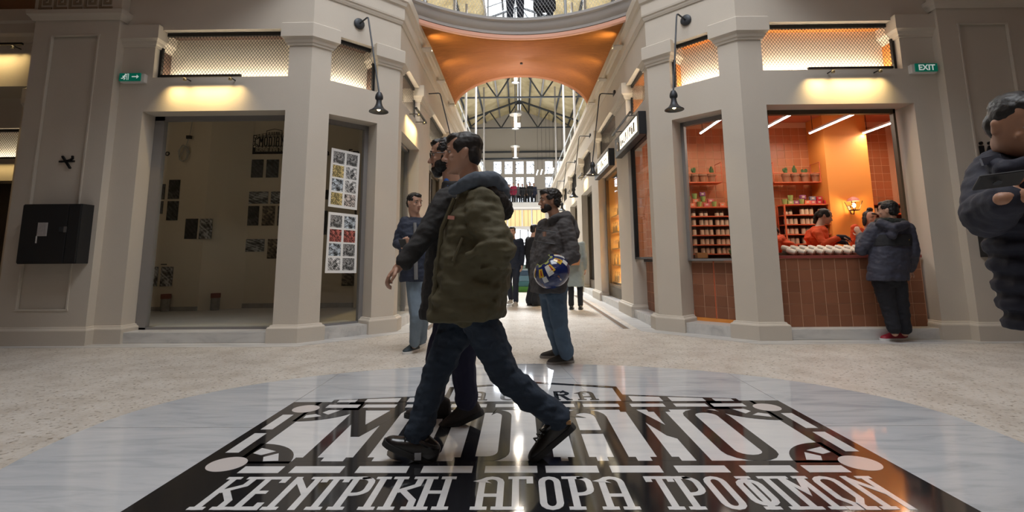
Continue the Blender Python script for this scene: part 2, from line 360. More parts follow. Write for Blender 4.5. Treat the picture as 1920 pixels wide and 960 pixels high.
    wg = MB(); wg.box(s*6.54, wy, 3.42, s*11, wy+.5, 4.50); wg.box(s*6.54, wy, 0, s*6.80, wy+.5, 3.42)
    struct(wg.build('wall_'+side[s], PLASTER))
    m2 = MB(); sweep(m2, mir(s, [(-11, wy), (-6.54, wy)]), [(-.01, 4.05), (.03, 4.05), (.06, 4.12), (.09, 4.16), (.09, 4.30), (.12, 4.33), (.12, 4.50), (-.01, 4.505)]); struct(m2.build('trim_7', PLASTER))
    m2 = MB(); sweep(m2, mir(s, [(-6.80, wy+.5), (-6.80, wy-.0), (-6.54, wy-.0)][::1]) if s < 0 else mir(s, [(-6.80, wy+.5), (-6.80, wy), (-6.54, wy)]), [(-.01, 3.05), (.03, 3.07), (.07, 3.16), (.07, 3.36), (.0, 3.42), (-.01, 3.42)]); struct(m2.build('trim_7', PLASTER))
    struct(MB().box(s*6.54, wy+.15, 4.50, s*6.98, wy+.45, 5.1).build('trim_8', mat('matt_copper_side', (.50, .19, .08), .6)))
    bg_ = MB(); bg_.box(s*6.98, 8.0, 4.5, s*12, 8.05, 5.1); struct(bg_.build('wall_upper', mat('dim_gallery', (.20, .20, .19), .8)))
    # second front further back in the side aisle
    w2 = MB(); wallseg(w2, *mir(s, [(-13, 9.2), (-7.05, 9.2)]), [(1.0, 5.0, .13, 2.5), (1.0, 5.0, 2.95, 3.5)], 0, 4.6); struct(w2.build('wall_'+side[s], PLASTER))
    struct(MB().box(s*7.0, 9.75, 0, s*13, 9.85, 4.6).build('wall_'+side[s], DARKWOOD))
    # upper storey edge over the shops
    struct(MB().box(s*(CX+.02), 9.9, 5.02, s*6.2, 40, 5.1).build('ceiling', WHITE))
    struct(MB().box(s*12.6, -8, 0, s*13, 12, 8.5).build('wall_'+side[s], PLASTER))
struct(MB().box(-13, -8.3, 0, 13, -8, 8.5).build('wall_back', PLASTER))  # unseen wall added behind the camera to block light

# gallery slab round the open rotunda, carried over the unseen sides to shade them
sl_ = MB(); el = [(EA_*math.cos(t), 3.5+EB_*math.sin(t)) for EA_, EB_ in ((3.65, 5.5),) for t in np.linspace(0, 2*PI, 97)[:-1]]
for k in range(96):
    p, q = el[k], el[(k+1) % 96]
    def outp(u):
        d = Vector((u[0], u[1]-3.5)); a = 12.6/abs(d.x) if abs(d.x) > 1e-6 else 1e9; c = (11.5/-d.y) if d.y < -1e-6 else ((6.35/d.y) if d.y > 1e-6 else 1e9); m_ = max(1.0, min(a, c)); return (d.x*m_, 3.5+d.y*m_)
    a, b2 = outp(p), outp(q)
    if (p[1] > 6.4 and abs(p[0]) < 3.1): continue
    sl_.prism([p, q, b2, a], 5.1, 5.3)
struct(sl_.build('ceiling', mat('matt_copper_underside', (.34, .17, .09), .6)))  # dark copper tone set to cut and warm the bounced light

# rooms behind the fronts
for s in (-1, 1):
    wm = PLASTER2 if s < 0 else ORANGE
    zc = 3.75 if s < 0 else 3.55
    rx = 6.95 if s < 0 else 7.0
    room = MB()
    if s < 0:
        for poly in ([(-rx, FY+.36), (-3.2, FY+.36), (-2.26, 7.60+.2), (-2.26, 10.0), (-rx, 10.0)],): room.prism(poly, zc, zc+.06)
        struct(room.build('ceiling', mat('dim_ceiling', (.45, .42, .38), .8)))
        struct(MB().prism([(-rx, FY+.7), (-3.3, FY+.7), (-2.45, 7.62), (-2.45, 10.0), (-rx, 10.0)], 0, ZS-.002).build('floor', mat('dusty_screed', (.52, .49, .45), .8, noise_s=2, noise_a=.12)))
        wl2 = MB(); wl2.box(-rx-.1, 9.32, .0, -5.86, 10.1, zc); wl2.prism([(-5.86, 9.32), (-5.30, 9.80), (-5.30, 10.1), (-5.86, 10.1)], 0, zc); wl2.box(-5.30, 9.80, 0, -2.2, 10.1, zc)
        struct(wl2.build('wall_back', PLASTER2)); struct(MB().box(-rx-.1, FY+.36, 0, -rx, 9.4, zc).build('wall_left', PLASTER2)); struct(MB().box(-2.40, 9.1, 0, -2.24, 9.8, zc).build('wall_right', PLASTER2))
        b_ = MB(); b_.box(-rx, 9.28, ZS, -5.86, 9.32, .20); b_.box(-5.30, 9.76, ZS, -2.4, 9.80, .215); struct(b_.build('baseboard_back', mat('bare_concrete', (.30, .28, .25), .9, noise_s=9, noise_a=.35)))
    else:
        room.prism([(rx, FY+.36), (3.2, FY+.36), (2.26, 7.80), (2.26, 9.7), (rx, 9.7)], zc, zc+.06)
        struct(room.build('ceiling', mat('salmon_ceiling', (.62, .25, .14), .7)))
        struct(MB().prism([(rx, FY+.7), (3.3, FY+.7), (2.45, 7.62), (2.45, 9.7), (rx, 9.7)], 0, ZS-.002).build('floor', SALMON))
        struct(MB().box(2.2, 9.62, 0, rx+.1, 9.8, zc).build('wall_back', mat('tile_grout', (.78, .45, .26), .8)))
        struct(MB().box(rx+.012, FY+.36, 0, rx+.1, 9.62, zc).build('wall_right', mat('tile_grout', (.78, .45, .26), .8)))
        struct(MB().box(2.10, 9.20, 0, 2.50, 9.62, zc).build('wall_left', mat('tile_grout', (.78, .45, .26), .8))); struct(MB().box(2.0, 9.16, 0, 2.10, 9.62, zc).build('wall_left', ORANGE))
        struct(MB().box(5.42, 9.1, 0, 6.19, 9.65, zc).build('pillar', ORANGE, bevel=.004))

# unseen rotunda roof added to hold back sky light, open at a square skylight
rr = MB(); rr.box(-13, -8.3, 10.4, -2.8, 8.4, 10.6); rr.box(2.8, -8.3, 10.4, 13, 8.4, 10.6); rr.box(-2.8, -8.3, 10.4, 2.8, -.4, 10.6); rr.box(-2.8, 5.4, 10.4, 2.8, 8.4, 10.6); struct(rr.build('ceiling', WHITE))
rr = MB(); rr.box(-13, 8.3, 5.3, -EX_, 8.6, 10.6); rr.box(EX_, 8.3, 5.3, 13, 8.6, 10.6); struct(rr.build('wall_upper', PLASTER))

# copper soffit between rotunda ring and passage vault, and the ring itself
EA, EB, EC = 3.6, 5.42, 3.5
def ringy(x, k=0): return EC+(EB+k)*math.sqrt(max(0, 1-(x/(EA+k))**2))
NX, NT = 48, 20
YA = 13.9
def arch(x): return 5.06+1.03*math.sqrt(max(0, 1-(x/1.9)**2))
sf = MB(); R = []
for j in range(NT+1):
    t = j/NT; row = []
    for i in range(NX+1):
        x = -CX+2*CX*i/NX
        ya = ringy(x); y = ya+(YA-ya)*t
        z = 5.03+(arch(x)-5.03)*(t*t*(3-2*t)*.55+t*.45)
        row.append((x, y, z))
    R.append(row)
W_ = NX+1
sf.add([p for row in R for p in row], [(j*W_+i, j*W_+i+1, (j+1)*W_+i+1, (j+1)*W_+i) for j in range(NT) for i in range(NX)])
so = sf.build('ceiling', COPPER, smooth=True)
md = so.modifiers.new('t', 'SOLIDIFY'); md.thickness = .04; md.offset = 1
struct(so)
d_ = MB().tube([(0.0, 10.9, 5.33), (0.0, 10.9, 5.30)], .03, 10).build('smoke_sensor', IRON); tag(d_, 'small round sensor in the middle of the copper ceiling', 'sensor')
def ringsweep(mb, prof, x1=3.2, n=60):
    R = []
    for i in range(n+1):
        x = -x1+2*x1*i/n
        y = ringy(x); g = Vector((x/EA**2, (y-EC)/EB**2)).normalized()     # outward from the opening
        R.append([(x-g.x*o, y-g.y*o, z) for o, z in prof])
    mb.rings(R, True)
m2 = MB(); ringsweep(m2, [(-.05, 5.0), (.0, 5.0), (.012, 5.01), (.02, 5.07), (-.05, 5.09)]); struct(m2.build('trim_8', COPPERTRIM, smooth=True))
m2 = MB(); ringsweep(m2, [(-.05, 5.075), (.03, 5.08), (.035, 5.13), (.06, 5.15), (.10, 5.20), (.12, 5.27), (.16, 5.29), (.16, 5.33), (-.05, 5.335)]); struct(m2.build('trim_9', GREYPAINT, smooth=True))
# gallery floor behind the ring
gf = MB(); top, bot = [], []
n = 40
for i in range(n+1):
    x = -3.4+6.8*i/n; top.append((x, ringy(min(max(x, -3.2), 3.2))+.05))
gf.prism(top+[(3.4, 10.2), (-3.4, 10.2)], 5.28, 5.32); struct(gf.build('floor', GREYPAINT))

# ------------------------------------------------------------------ hall roof, trusses, far end
RZ, EX = 13.0, 6.2
SL = math.tan(math.radians(20))
def roofz(x): return RZ-abs(x)*SL
for s in (-1, 1):
    # corrugated sheets, one per bay and slope; the bay over the rotunda edge leaves a glazed band along the ridge
    for y0, y1, x0 in ((8.5, 18.7, 0.12), (18.7, 24.3, 1.55), (24.3, 29.9, 0.12), (29.9, 35.5, 0.12), (35.5, 40.2, 0.12)):
        mb = MB(); n = int((y1-y0)/.075); P0, P1 = [], []
        for i in range(n+1):
            y = y0+(y1-y0)*i/n; d = .028*math.cos(i*PI/2)
            P0.append((s*x0, y, roofz(x0)+d)); P1.append((s*EX, y, roofz(EX)+d))
        for i in range(n): mb.add([P0[i], P0[i+1], P1[i+1], P1[i]], [(0, 1, 2, 3)])
        struct(mb.build('ceiling', ROOFSHEET))
    for x in (.75, 1.55, 2.7, 3.85, 5.0):
        struct(MB().box(s*x-.05, 8.6, roofz(x)-.17, s*x+.05, 40, roofz(x)-.05).build('beam', IRON if x != 1.55 else GREYPAINT))
    struct(MB().box(s*EX, 8.6, 5.1, s*(EX+.2), 40.3, roofz(EX)+.05).build('wall_'+side[s], PLASTER))
struct(MB().box(-.09, 8.6, RZ-.3, .09, 40, RZ-.04).build('beam', GREYPAINT))
sk = struct(MB().box(-1.6, 18.7, RZ-.60, -1.5, 24.3, RZ-.50).build('window_1', IRON)); sk2 = MB()
for s in (-1, 1):
    MB().add([(0, 18.7, roofz(0)+.02), (0, 24.3, roofz(0)+.02), (s*1.55, 24.3, roofz(1.55)+.02), (s*1.55, 18.7, roofz(1.55)+.02)], [(0, 1, 2, 3)]).build('pane', GLASS, sk)
    for i in range(6): MB().tube([(0, 18.9+i*1.05, RZ), (s*1.55, 18.9+i*1.05, roofz(1.55))], .035, 6).build('bar', IRON, sk)
def truss(y):
    t = thing('roof_truss', 'x', 'truss', (0, y, 10.6))
    hw = 4.05; zc = 10.6; b = MB()
    def bar(p, q, r, nm): MB().tube([(p[0], y, p[1]), (q[0], y, q[1])], r, 6).build(nm, IRON, t)
    bar((-hw-.6, zc), (hw+.6, zc), .055, 'chord')
    top = lambda x: RZ-.35-abs(x)*SL
    for s in (-1, 1):
        bar((0, top(0)), (s*(hw+1.5), top(hw+1.5)), .075, 'rafter')
        xs = [(s*3.75, 10.6), (s*2.2, top(2.2)), (s*1.35, 10.6), (s*.1, top(.1))]
        for p, q in zip(xs, xs[1:]): bar(p, q, .05, 'strut')
        bar((s*4.3, top(4.3)), (s*4.05, 10.6), .05, 'strut')
    MB().box(-.2, y-.02, top(0)-.25, .2, y+.02, top(0)+.02).build('gusset_plate', IRON, t)
    return t
for y, lab in ((22.4, 'nearest black steel roof truss, crossing the glazed ridge above the round balcony'), (29.6, 'middle black steel roof truss seen through the copper arch'), (36.8, 'farthest black steel roof truss with zigzag struts, close to the gable wall')):
    tag(truss(y), lab, 'roof truss', 'steel trusses under the hall roof')
for s, nm in ((-1, 'left'), (1, 'right')):
    for k, y in enumerate((17.0, 21.0, 26.0, 32.0)):
        p = MB(); p.tube([(s*2.3, y, 5.1), (s*2.3, y, roofz(2.3)-.1)], .055, 10); p.box(s*2.3-.14, y-.14, 5.1, s*2.3+.14, y+.14, 5.14)
        struct(p.build('column', GREYPAINT))
    hb = MB()
    for z in (5.55, 6.15): hb.tube([(s*2.05, 14.4, z), (s*2.05, 38.1, z)], .025, 6)
    r = thing('gallery_railing', f'grey tube railing along the top of the {nm} passage wall', 'railing', (s*2.05, 14.4, 5.1))
    hb.build('rail', GALV, r)
    for k in range(8): MB().tube([(s*2.05, 14.6+3*k-.1, 5.1), (s*2.05, 14.6+3*k-.1, 6.15)], .025, 6).build('post', GALV, r)
# gable wall with tall windows, balcony, glazed entrance below
GY = 40.2
WX = [(927, 942), (948, 963), (969, 984), (989.5, 1004), (1025, 1039.5), (1044.5, 1058), (888, 908)]
wx = [((a-977)/960*GY, (b2-977)/960*GY) for a, b2 in WX]
WZ = [(5.35, 6.35), (6.62, 7.45), (7.72, 8.72)]
gw = MB(); ops = []
x0w = -EX
for (a, b2) in wx:
    for z0, z1 in WZ: ops.append((a-x0w, b2-x0w, z0, z1))
ops.append((-2.1-x0w, 2.0-x0w, 3.55, 4.85)); ops.append((-2.1-x0w, 2.0-x0w, 0.0, 3.35))
wallseg(gw, (-EX, GY), (EX, GY), ops, 0, roofz(EX), .3)
gw.prism([(-EX, roofz(EX)), (EX, roofz(EX)), (0, RZ)], 0, .3, lambda x, z, k: (x, GY+k, z))
struct(gw.build('wall_far', mat('grey_plaster', (.52, .49, .45), .8)))
for k, (a, b2) in enumerate(wx):
    win = struct(MB().box(a-.03, GY+.16, WZ[0][0]-.05, a+.02, GY+.2, WZ[2][1]+.03).build('window_2', IRON))
    for z0, z1 in WZ:
        MB().box(a, GY+.17, z0, b2, GY+.18, z1).build('pane', LEADGLASS, win)
        bars = MB()
        for i in range(1, 3): bars.box(a+(b2-a)*i/3-.008, GY+.15, z0, a+(b2-a)*i/3+.008, GY+.165, z1)
        for q in (.25, .5, .8): bars.box(a, GY+.15, z0+(z1-z0)*q-.008, b2, GY+.165, z0+(z1-z0)*q+.008)
        for i in range(5):
            px, pz = a+(b2-a)*random.random(), z0+(z1-z0)*random.random(); bars.box(px-.03, GY+.15, pz-.04, px+.03, GY+.165, pz+.04)
        bars.build('lead_bar', BLACK, win)
for z in (9.5, 8.95): struct(MB().box(-EX, GY-.25, z-.08, EX, GY-.02, z+.04).build('beam', IRON))
struct(MB().box(-EX, 38.3, 4.92, EX, GY, 5.1).build('floor', WHITE))
struct(MB().box(-EX, 38.2, 4.86, EX, 38.32, 5.22).build('trim_10', WHITE))
br = thing('balcony_railing', 'thin black railing of the far balcony in front of the tall windows', 'railing', (0, 38.4, 5.2))
for z in (5.25, 6.2): MB().box(-EX, 38.38, z-.02, EX, 38.42, z+.02).build('rail', BLACK, br)
mb = MB()
for i in range(64): x = -EX+.1+i*.19; mb.box(x-.01, 38.39, 5.2, x+.01, 38.41, 6.2)
stuff(mb.build('baluster', BLACK, br))
d1 = struct(MB().box(-2.15, GY+.1, 3.35, 2.05, GY+.2, 3.55).build('door_1', WHITE))
for x in (-2.1, -1.0, .15, .9, 2.0): MB().box(x-.05, GY+.05, 3.5, x+.05, GY+.15, 4.9).build('mullion', WHITE, d1)
for i in range(12): MB().box(-2.1+i*.34-.012, GY+.08, 3.55, -2.1+i*.34+.012, GY+.1, 4.85).build('glazing_bar', IRON, d1)
MB().box(-2.1, GY+.30, 3.5, 2.0, GY+.34, 4.9).build('pane', mat('amber_lit_pane', (.8, .6, .3), .6, emit=(1, .74, .36), estr=.55), d1)
fan = MB()
fan.prism([(-2.1, 3.4)]+[(-2.1, 2.2)]+[(2.0*math.cos(t)*.85-.05-.3, 2.35+1.0*math.sin(t)) for t in [PI-PI*i/16 for i in range(17)]]+[(2.0, 2.2), (2.0, 3.4)], 0, .1, lambda x, z, k: (x, GY+.1+k, z)); fan.build('spandrel', WHITE, d1)
for x in (-1.9, -1.2, -.6, 0, .6, 1.2, 1.8): MB().box(x-.03, GY+.1, 0, x+.03, GY+.16, 3.3).build('mullion', BLACK, d1)
for z in (2.25, 1.9, 1.55): MB().box(-2.1, GY+.1, z-.05, 2, GY+.16, z+.05).build('transom', BLACK, d1)
# hanging LED tubes below the gable
ORD = ['first', 'second', 'third', 'fourth', 'fifth', 'sixth', 'seventh', 'eighth', 'ninth', 'tenth', 'eleventh', 'twelfth', 'thirteenth', 'fourteenth', 'fifteenth', 'sixteenth']
for k, px in enumerate((1006, 1014, 1022, 1029, 1036, 1044, 1052)):
    p = at(px, 328-k, 37.0)
    o = MB().tube([p, p+Vector((.12, .4, .42))], .03, 6).build('tube_lamp', TUBE); tag(o, f'{ORD[k]} of the slanted white light tubes, from the left, by the far windows', 'lamp', 'slanted light tubes by the far windows')
    MB().tube([p+Vector((.12, .4, .42)), (p.x+.12, p.y+.4, roofz(p.x)-.1)], .008, 4).build('cable', BLACK, o)
# glass pendants
def pendant(y, zb, wd, lab):
    t = thing('pendant_lamp', lab, 'lamp', (0, y, zb))
    X = (968-977)/960*y; t.location.x = X; r = wd/2; h = wd*1.15
    MB().lathe([(r*.62, 0), (r, h), (r*.98, h), (r*.6, .01)], (X, y, zb), 18).build('glass_shade', LAMPGLASS, t, smooth=True)
    MB().lathe([(r*.64, -.01), (r*.66, .015), (r*.6, .015)], (X, y, zb), 18).build('lower_ring', IRON, t)
    MB().lathe([(r*.22, .03), (r*.22, h*.95)], (X, y, zb), 10).build('light_tube', PENDBULB, t)
    MB().lathe([(r*1.02, h), (r*1.02, h+.03), (.03, h+.09)], (X, y, zb), 14).build('cap', GALV, t)
    MB().tube([(X, y, zb+h), (X, y, roofz(X)-.01)], .014, 6).build('cable', BLACK, t)
    point('pendant_lamp_light', (X, y, zb-.15), 45, (1, .88, .72), .15, t)
pendant(18.0, 7.40, .48, 'glass pendant lamp hanging highest, half hidden by the copper arch')
pendant(22.0, 6.70, .54, 'glass pendant lamp hanging below the lower truss chord')
pendant(27.5, 6.50, .52, 'lowest and farthest glass pendant lamp, in front of the far windows')
o = MB().box(-.35, 33, 9.75, .05, 33.4, 9.95).build('flood_lamp', emitter('cold_flood', (.95, .97, 1), 5)); tag(o, 'square white floodlight hanging beside the glass pendants', 'lamp')
MB().tube([(-.15, 33.2, 9.95), (-.15, 33.2, 12.7)], .02, 6).build('cable', BLACK, o)

# balustrade of the round balcony
rl = thing('balcony_balustrade', 'curved grey balustrade with wire netting above the copper ceiling', 'railing', (0, 8.95, 5.33))
pp = [(-2.95+5.9*i/60) for i in range(61)]
for z, r in ((6.38, .028), (5.42, .012)): MB().tube([(x, ringy(x)+.02, z) for x in pp], r, 6).build('rail', GALV, rl, smooth=True)
for x in (-2.6, -1.68, -.62, .80, 1.7, 2.6): MB().tube([(x, ringy(x)+.02, 5.3), (x, ringy(x)+.02, 6.38)], .026 if x in (-1.68, .8, -2.6, 2.6) else .014, 8).build('post', GALV, rl)
net = MB()
arc = [0.0]
for a, b2 in zip(pp, pp[1:]): arc.append(arc[-1]+math.hypot(b2-a, ringy(b2)-ringy(a)))
def onarc(t): x = float(np.interp(t, arc, pp)); return x, ringy(x)+.02
st = .062
for sgn in (1, -1):
    k = -1.0
    while k < arc[-1]+1:
        P = []
        for z in (5.42, 5.66, 5.9, 6.14, 6.38):
            t = k+sgn*(z-5.42)*.6
            if 0 <= t <= arc[-1]: P.append((*onarc(t), z))
        if len(P) > 1: net.tube(P, .0022, 3, False)
        k += st
stuff(net.build('wire_netting', GALV, rl))

# ------------------------------------------------------------------ marble medallion with inlaid sign
MC = Vector((-0.035, 3.34)); MA, MBU, MBL = 2.68, 1.79, 2.7
med = thing('floor_medallion', 'polished white marble roundel with black inlaid market sign in the floor', 'medallion', (MC.x, MC.y, 0))
def mp(t): return (MC.x+MA*math.cos(t), MC.y+(MBU if math.sin(t) > 0 else MBL)*math.sin(t))
J = .0025
# the roundel is laid in slabs: side slabs, corner slabs and the middle; joints left open
LX0, LX1, LY1 = -1.695, 1.725, 3.80
def clip(poly, a, b2, c):       # keep a*x+b*y<=c
    out = []
    for i in range(len(poly)):
        p, q = poly[i-1], poly[i]; dp, dq = a*p[0]+b2*p[1]-c, a*q[0]+b2*q[1]-c
        if (dp <= 0) != (dq <= 0): t = dp/(dp-dq); out.append((p[0]+(q[0]-p[0])*t, p[1]+(q[1]-p[1])*t))
        if dq <= 0: out.append(q)
    return out
full = [mp(2*PI*i/120) for i in range(120)]
def slab(cuts, z=.004, mt=None):
    p = full
    for c in cuts: p = clip(p, *c)
    if len(p) > 2: MB().prism(p, -.02, z).build('slab', mt or MARBLE, med)
YJ = 3.262
slab([(1, 0, LX0-J), (0, 1, YJ-J)]); slab([(1, 0, LX0-J), (0, -1, -YJ-J)])
slab([(-1, 0, -LX1-J), (0, 1, YJ-J)]); slab([(-1, 0, -LX1-J), (0, -1, -YJ-J)])
slab([(-1, 0, -LX0-J), (1, 0, LX1-J), (0, -1, -LY1-J), (1, .12, .9)], mt=MARBLE); slab([(-1, 0, -LX0-J), (1, 0, LX1-J), (0, -1, -LY1-J), (-1, -.12, -.9-J)])
for a, b2 in ((LX0, 0.02), (0.02, LX1)):
    slab([(-1, 0, -a-J*.3), (1, 0, b2-J*.3), (0, 1, LY1-J), (0, -1, -2.70-J)], mt=MARBLE_WHITE)
slab([(-1, 0, -LX0-J), (1, 0, LX1-J), (0, 1, 2.70-J)], mt=MARBLE_WHITE)
X0 = .015
ZB, ZW = .0058, .0066
def poly(nm, pts, z=ZB, mt=BLACKSTONE, flipx=False, par=None, zlo=.003):
    pts = [(X0+(-x if flipx else x), y) for x, y in pts]
    return MB().prism(pts, zlo, z).build(nm, mt, par or med)
def rect(nm, x0, y0, x1, y1, z=ZB, mt=BLACKSTONE, fl=False): return poly(nm, [(x0, y0), (x1, y0), (x1, y1), (x0, y1)], z, mt, fl)
def circ(x, y, r, n=28): return [(x+r*math.cos(2*PI*i/n), y+r*math.sin(2*PI*i/n)) for i in range(n)]
rect('panel_black', -1.71, 1.98, 1.71, 2.727)
rect('frame_black', -1.30, 3.605, 1.30, 3.81)
for fl_ in (False, True):
    rect('frame_black', -1.71, 2.727, -1.505, 3.81, fl=fl_)
    # corner brackets: a ring segment round the pale disc
    c0 = (-1.53, 2.70); poly('frame_black', [c0]+[(c0[0]+.28*math.cos(t), c0[1]+.28*math.sin(t)) for t in np.linspace(0, PI/2, 12)], flipx=fl_)
    c1 = (-1.53, 3.64); poly('frame_black', [(-1.53, 3.81), (-1.20, 3.81)]+[(c1[0]+.30*math.cos(t)*1.15, c1[1]+.27*math.sin(t)) for t in np.linspace(.1, -PI/2, 12)], flipx=fl_)
    poly('disc', [(x, y) for x, y in circ(-1.555, 2.693, .093)], ZW, ROSE, fl_); poly('disc', circ(-1.555, 3.642, .088), ZW, ROSE, fl_)
    for t in (.42, 1.12):       # small wedges inside the brackets
        poly('inlay_white', [(c0[0]+.14*math.cos(t-.22), c0[1]+.14*math.sin(t-.22)), (c0[0]+.215*math.cos(t-.26), c0[1]+.215*math.sin(t-.26)), (c0[0]+.215*math.cos(t+.26), c0[1]+.215*math.sin(t+.26)), (c0[0]+.14*math.cos(t+.22), c0[1]+.14*math.sin(t+.22))], ZW, MARBLE_WHITE, fl_)
        u = -t; poly('inlay_white', [(c1[0]+.15*math.cos(u-.2), c1[1]+.15*math.sin(u-.2)), (c1[0]+.225*math.cos(u-.25), c1[1]+.215*math.sin(u-.25)), (c1[0]+.225*math.cos(u+.25), c1[1]+.215*math.sin(u+.25)), (c1[0]+.15*math.cos(u+.2), c1[1]+.15*math.sin(u+.2))], ZW, MARBLE_WHITE, fl_)
    for a, b2 in ((2.845, 3.148), (3.215, 3.508)): rect('inlay_white', -1.650, a, -1.580, b2, ZW, MARBLE_WHITE, fl_)
    for a, b2 in ((-1.445, -1.25), (-1.20, -.955), (-.885, -.640), (-.572, -.330), (-.270, -.020)):
        rect('inlay_white', a, 2.583, b2, 2.664, ZW, MARBLE_WHITE, fl_)
    for a, b2 in ((-1.43, -1.21), (-1.175, -.955), (-.885, -.655), (-.575, -.33), (-.27, -.02)):
        rect('inlay_white', a, 3.663, b2, 3.738, ZW, MARBLE_WHITE, fl_)
    # eaves and gable outline
    poly('frame_black', [(-1.44, 3.80), (-1.44, 3.865), (-.655, 3.985), (-.655, 3.80)], flipx=fl_)
    for a, b2 in ((-1.40, -1.27), (-1.205, -.965), (-.905, -.69)):
        t = lambda x: 3.845+(x+1.44)*.117-.004
        poly('inlay_white', [(a, 3.80), (b2, 3.80), (b2, t(b2)+.01), (a, t(a)+.01)], ZW, MARBLE_WHITE, fl_)
    poly('frame_black', [(-.655, 3.80), (-.655, 4.225), (0, 4.395), (0, 4.345), (-.615, 4.18), (-.615, 3.80)], flipx=fl_)
# letters: heavy stems on white
def stroke(nm, pts, wd, z, mt, closed=False): return MB().ribbon([(X0+x, y) for x, y in pts], wd, .003, z, closed=closed).build(nm, mt, med)
def arc2(cx, cy, rx, ry, a0, a1, n=9): return [(cx+rx*math.cos(a0+(a1-a0)*i/(n-1)), cy+ry*math.sin(a0+(a1-a0)*i/(n-1))) for i in range(n)]
LB, LT, SW = 2.727, 3.606, .074
def letter(parts): 
    mb = MB()
    for q_, p in enumerate(parts):
        ZB_ = ZB+.0001*q_
        if p[0] == 'r': mb.prism([(X0+p[1], p[2]), (X0+p[3], p[2]), (X0+p[3], p[4]), (X0+p[1], p[4])], .003, ZB_)
        elif p[0] == 'p': mb.prism([(X0+x, y) for x, y in p[1]], .003, ZB_)
        else: mb.ribbon([(X0+x, y) for x, y in p[1]], p[2], .003, ZB_, closed=p[3] if len(p) > 3 else False)
    return mb.build('letter', BLACKSTONE, med)
def serif(x, y): return ('r', x-.072, y, x+.072, y+.05)
letter([('r', -1.212, LB, -1.138, LT), ('r', -.955, LB, -.881, LT), serif(-1.175, LB), serif(-.918, LB), ('p', [(-1.23, LT), (-1.135, LT), (-1.047, 3.30), (-.965, LT), (-.86, LT), (-1.02, 3.09), (-1.07, 3.09)])])
def olet(x0, x1): xa, xb = x0+SW/2, x1-SW/2; xm, rx = (xa+xb)/2, (xb-xa)/2; return ('s', arc2(xm, LT-SW/2-.10, rx, .10, 0, PI)+arc2(xm, LB+SW/2+.10, rx, .10, PI, 2*PI), SW, True)
letter([olet(-.80, -.515)])
letter([('r', -.405, LB, -.331, LT), serif(-.368, LB), ('r', -.43, LT-.05, -.38, LT), ('s', [(-.40, LT-.03), (-.27, LT-.03)]+arc2(-.27, LT-.13, .083, .10, PI/2, 0, 6)+arc2(-.27, LB+.13, .083, .10, 0, -PI/2, 6)+[(-.40, LB+.03)], .062)])
letter([('r', -.005, LB, .069, LT), serif(.032, LB), ('r', -.04, LT-.05, .104, LT)])
letter([('s', [(.212, LB), (.212, LT-.16)]+arc2(.312, LT-.16, .10, .125, PI, 0, 9)+[(.412, LB)], SW), ('r', .19, 3.13, .43, 3.19), serif(.212, LB), serif(.412, LB)])
letter([('r', .592, LB, .666, LT), ('r', .775, LB, .849, LT), ('p', [(.592, LT), (.666, LT), (.80, 3.20), (.80, 3.02), (.73, 3.10)]), serif(.629, LB), ('r', .74, LT-.05, .884, LT), ('r', .557, LT-.05, .63, LT)])
letter([olet(.945, 1.23)])
# AGORA in the gable
def small(parts): 
    mb = MB()
    for q_, (pts, wd, cl) in enumerate(parts): mb.ribbon([(X0+x, y) for x, y in pts], wd, .003, ZB+.00012*q_, closed=cl)
    return mb.build('letter', BLACKSTONE, med)
GB, GT, gw_ = 3.842, 4.085, .032
def sA(x): return [([(x+.02, GB), (x+.02, GT-.07)]+arc2(x+.062, GT-.07, .042, .055, PI, 0, 7)+[(x+.104, GB)], gw_, False), ([(x+.02, 3.93), (x+.104, 3.93)], .026, False), ([(x-.012, GB+.012), (x+.05, GB+.012)], .024, False), ([(x+.075, GB+.012), (x+.138, GB+.012)], .024, False)]
small(sA(-.475)); small(sA(.325))
small([([(-.135, GT-.06)]+arc2(-.185, GT-.06, .045, .045, 0, PI, 7)+arc2(-.185, GB+.06, .045, .045, PI, 2*PI, 7)+[(-.14, 3.955), (-.185, 3.955)], gw_, False)])
small([(arc2(0, GT-.06, .045, .045, 0, PI, 7)+arc2(0, GB+.06, .045, .045, PI, 2*PI, 7), gw_, True)])
small([([(.165, GB), (.165, GT-.015), (.21, GT-.015)]+arc2(.21, GT-.06, .04, .045, PI/2, -PI/2, 6)+[(.165, GT-.105)], gw_, False), ([(.20, GT-.105), (.25, GB)], gw_, False), ([(.14, GB+.012), (.19, GB+.012)], .024, False), ([(.23, GB+.012), (.275, GB+.012)], .024, False)])
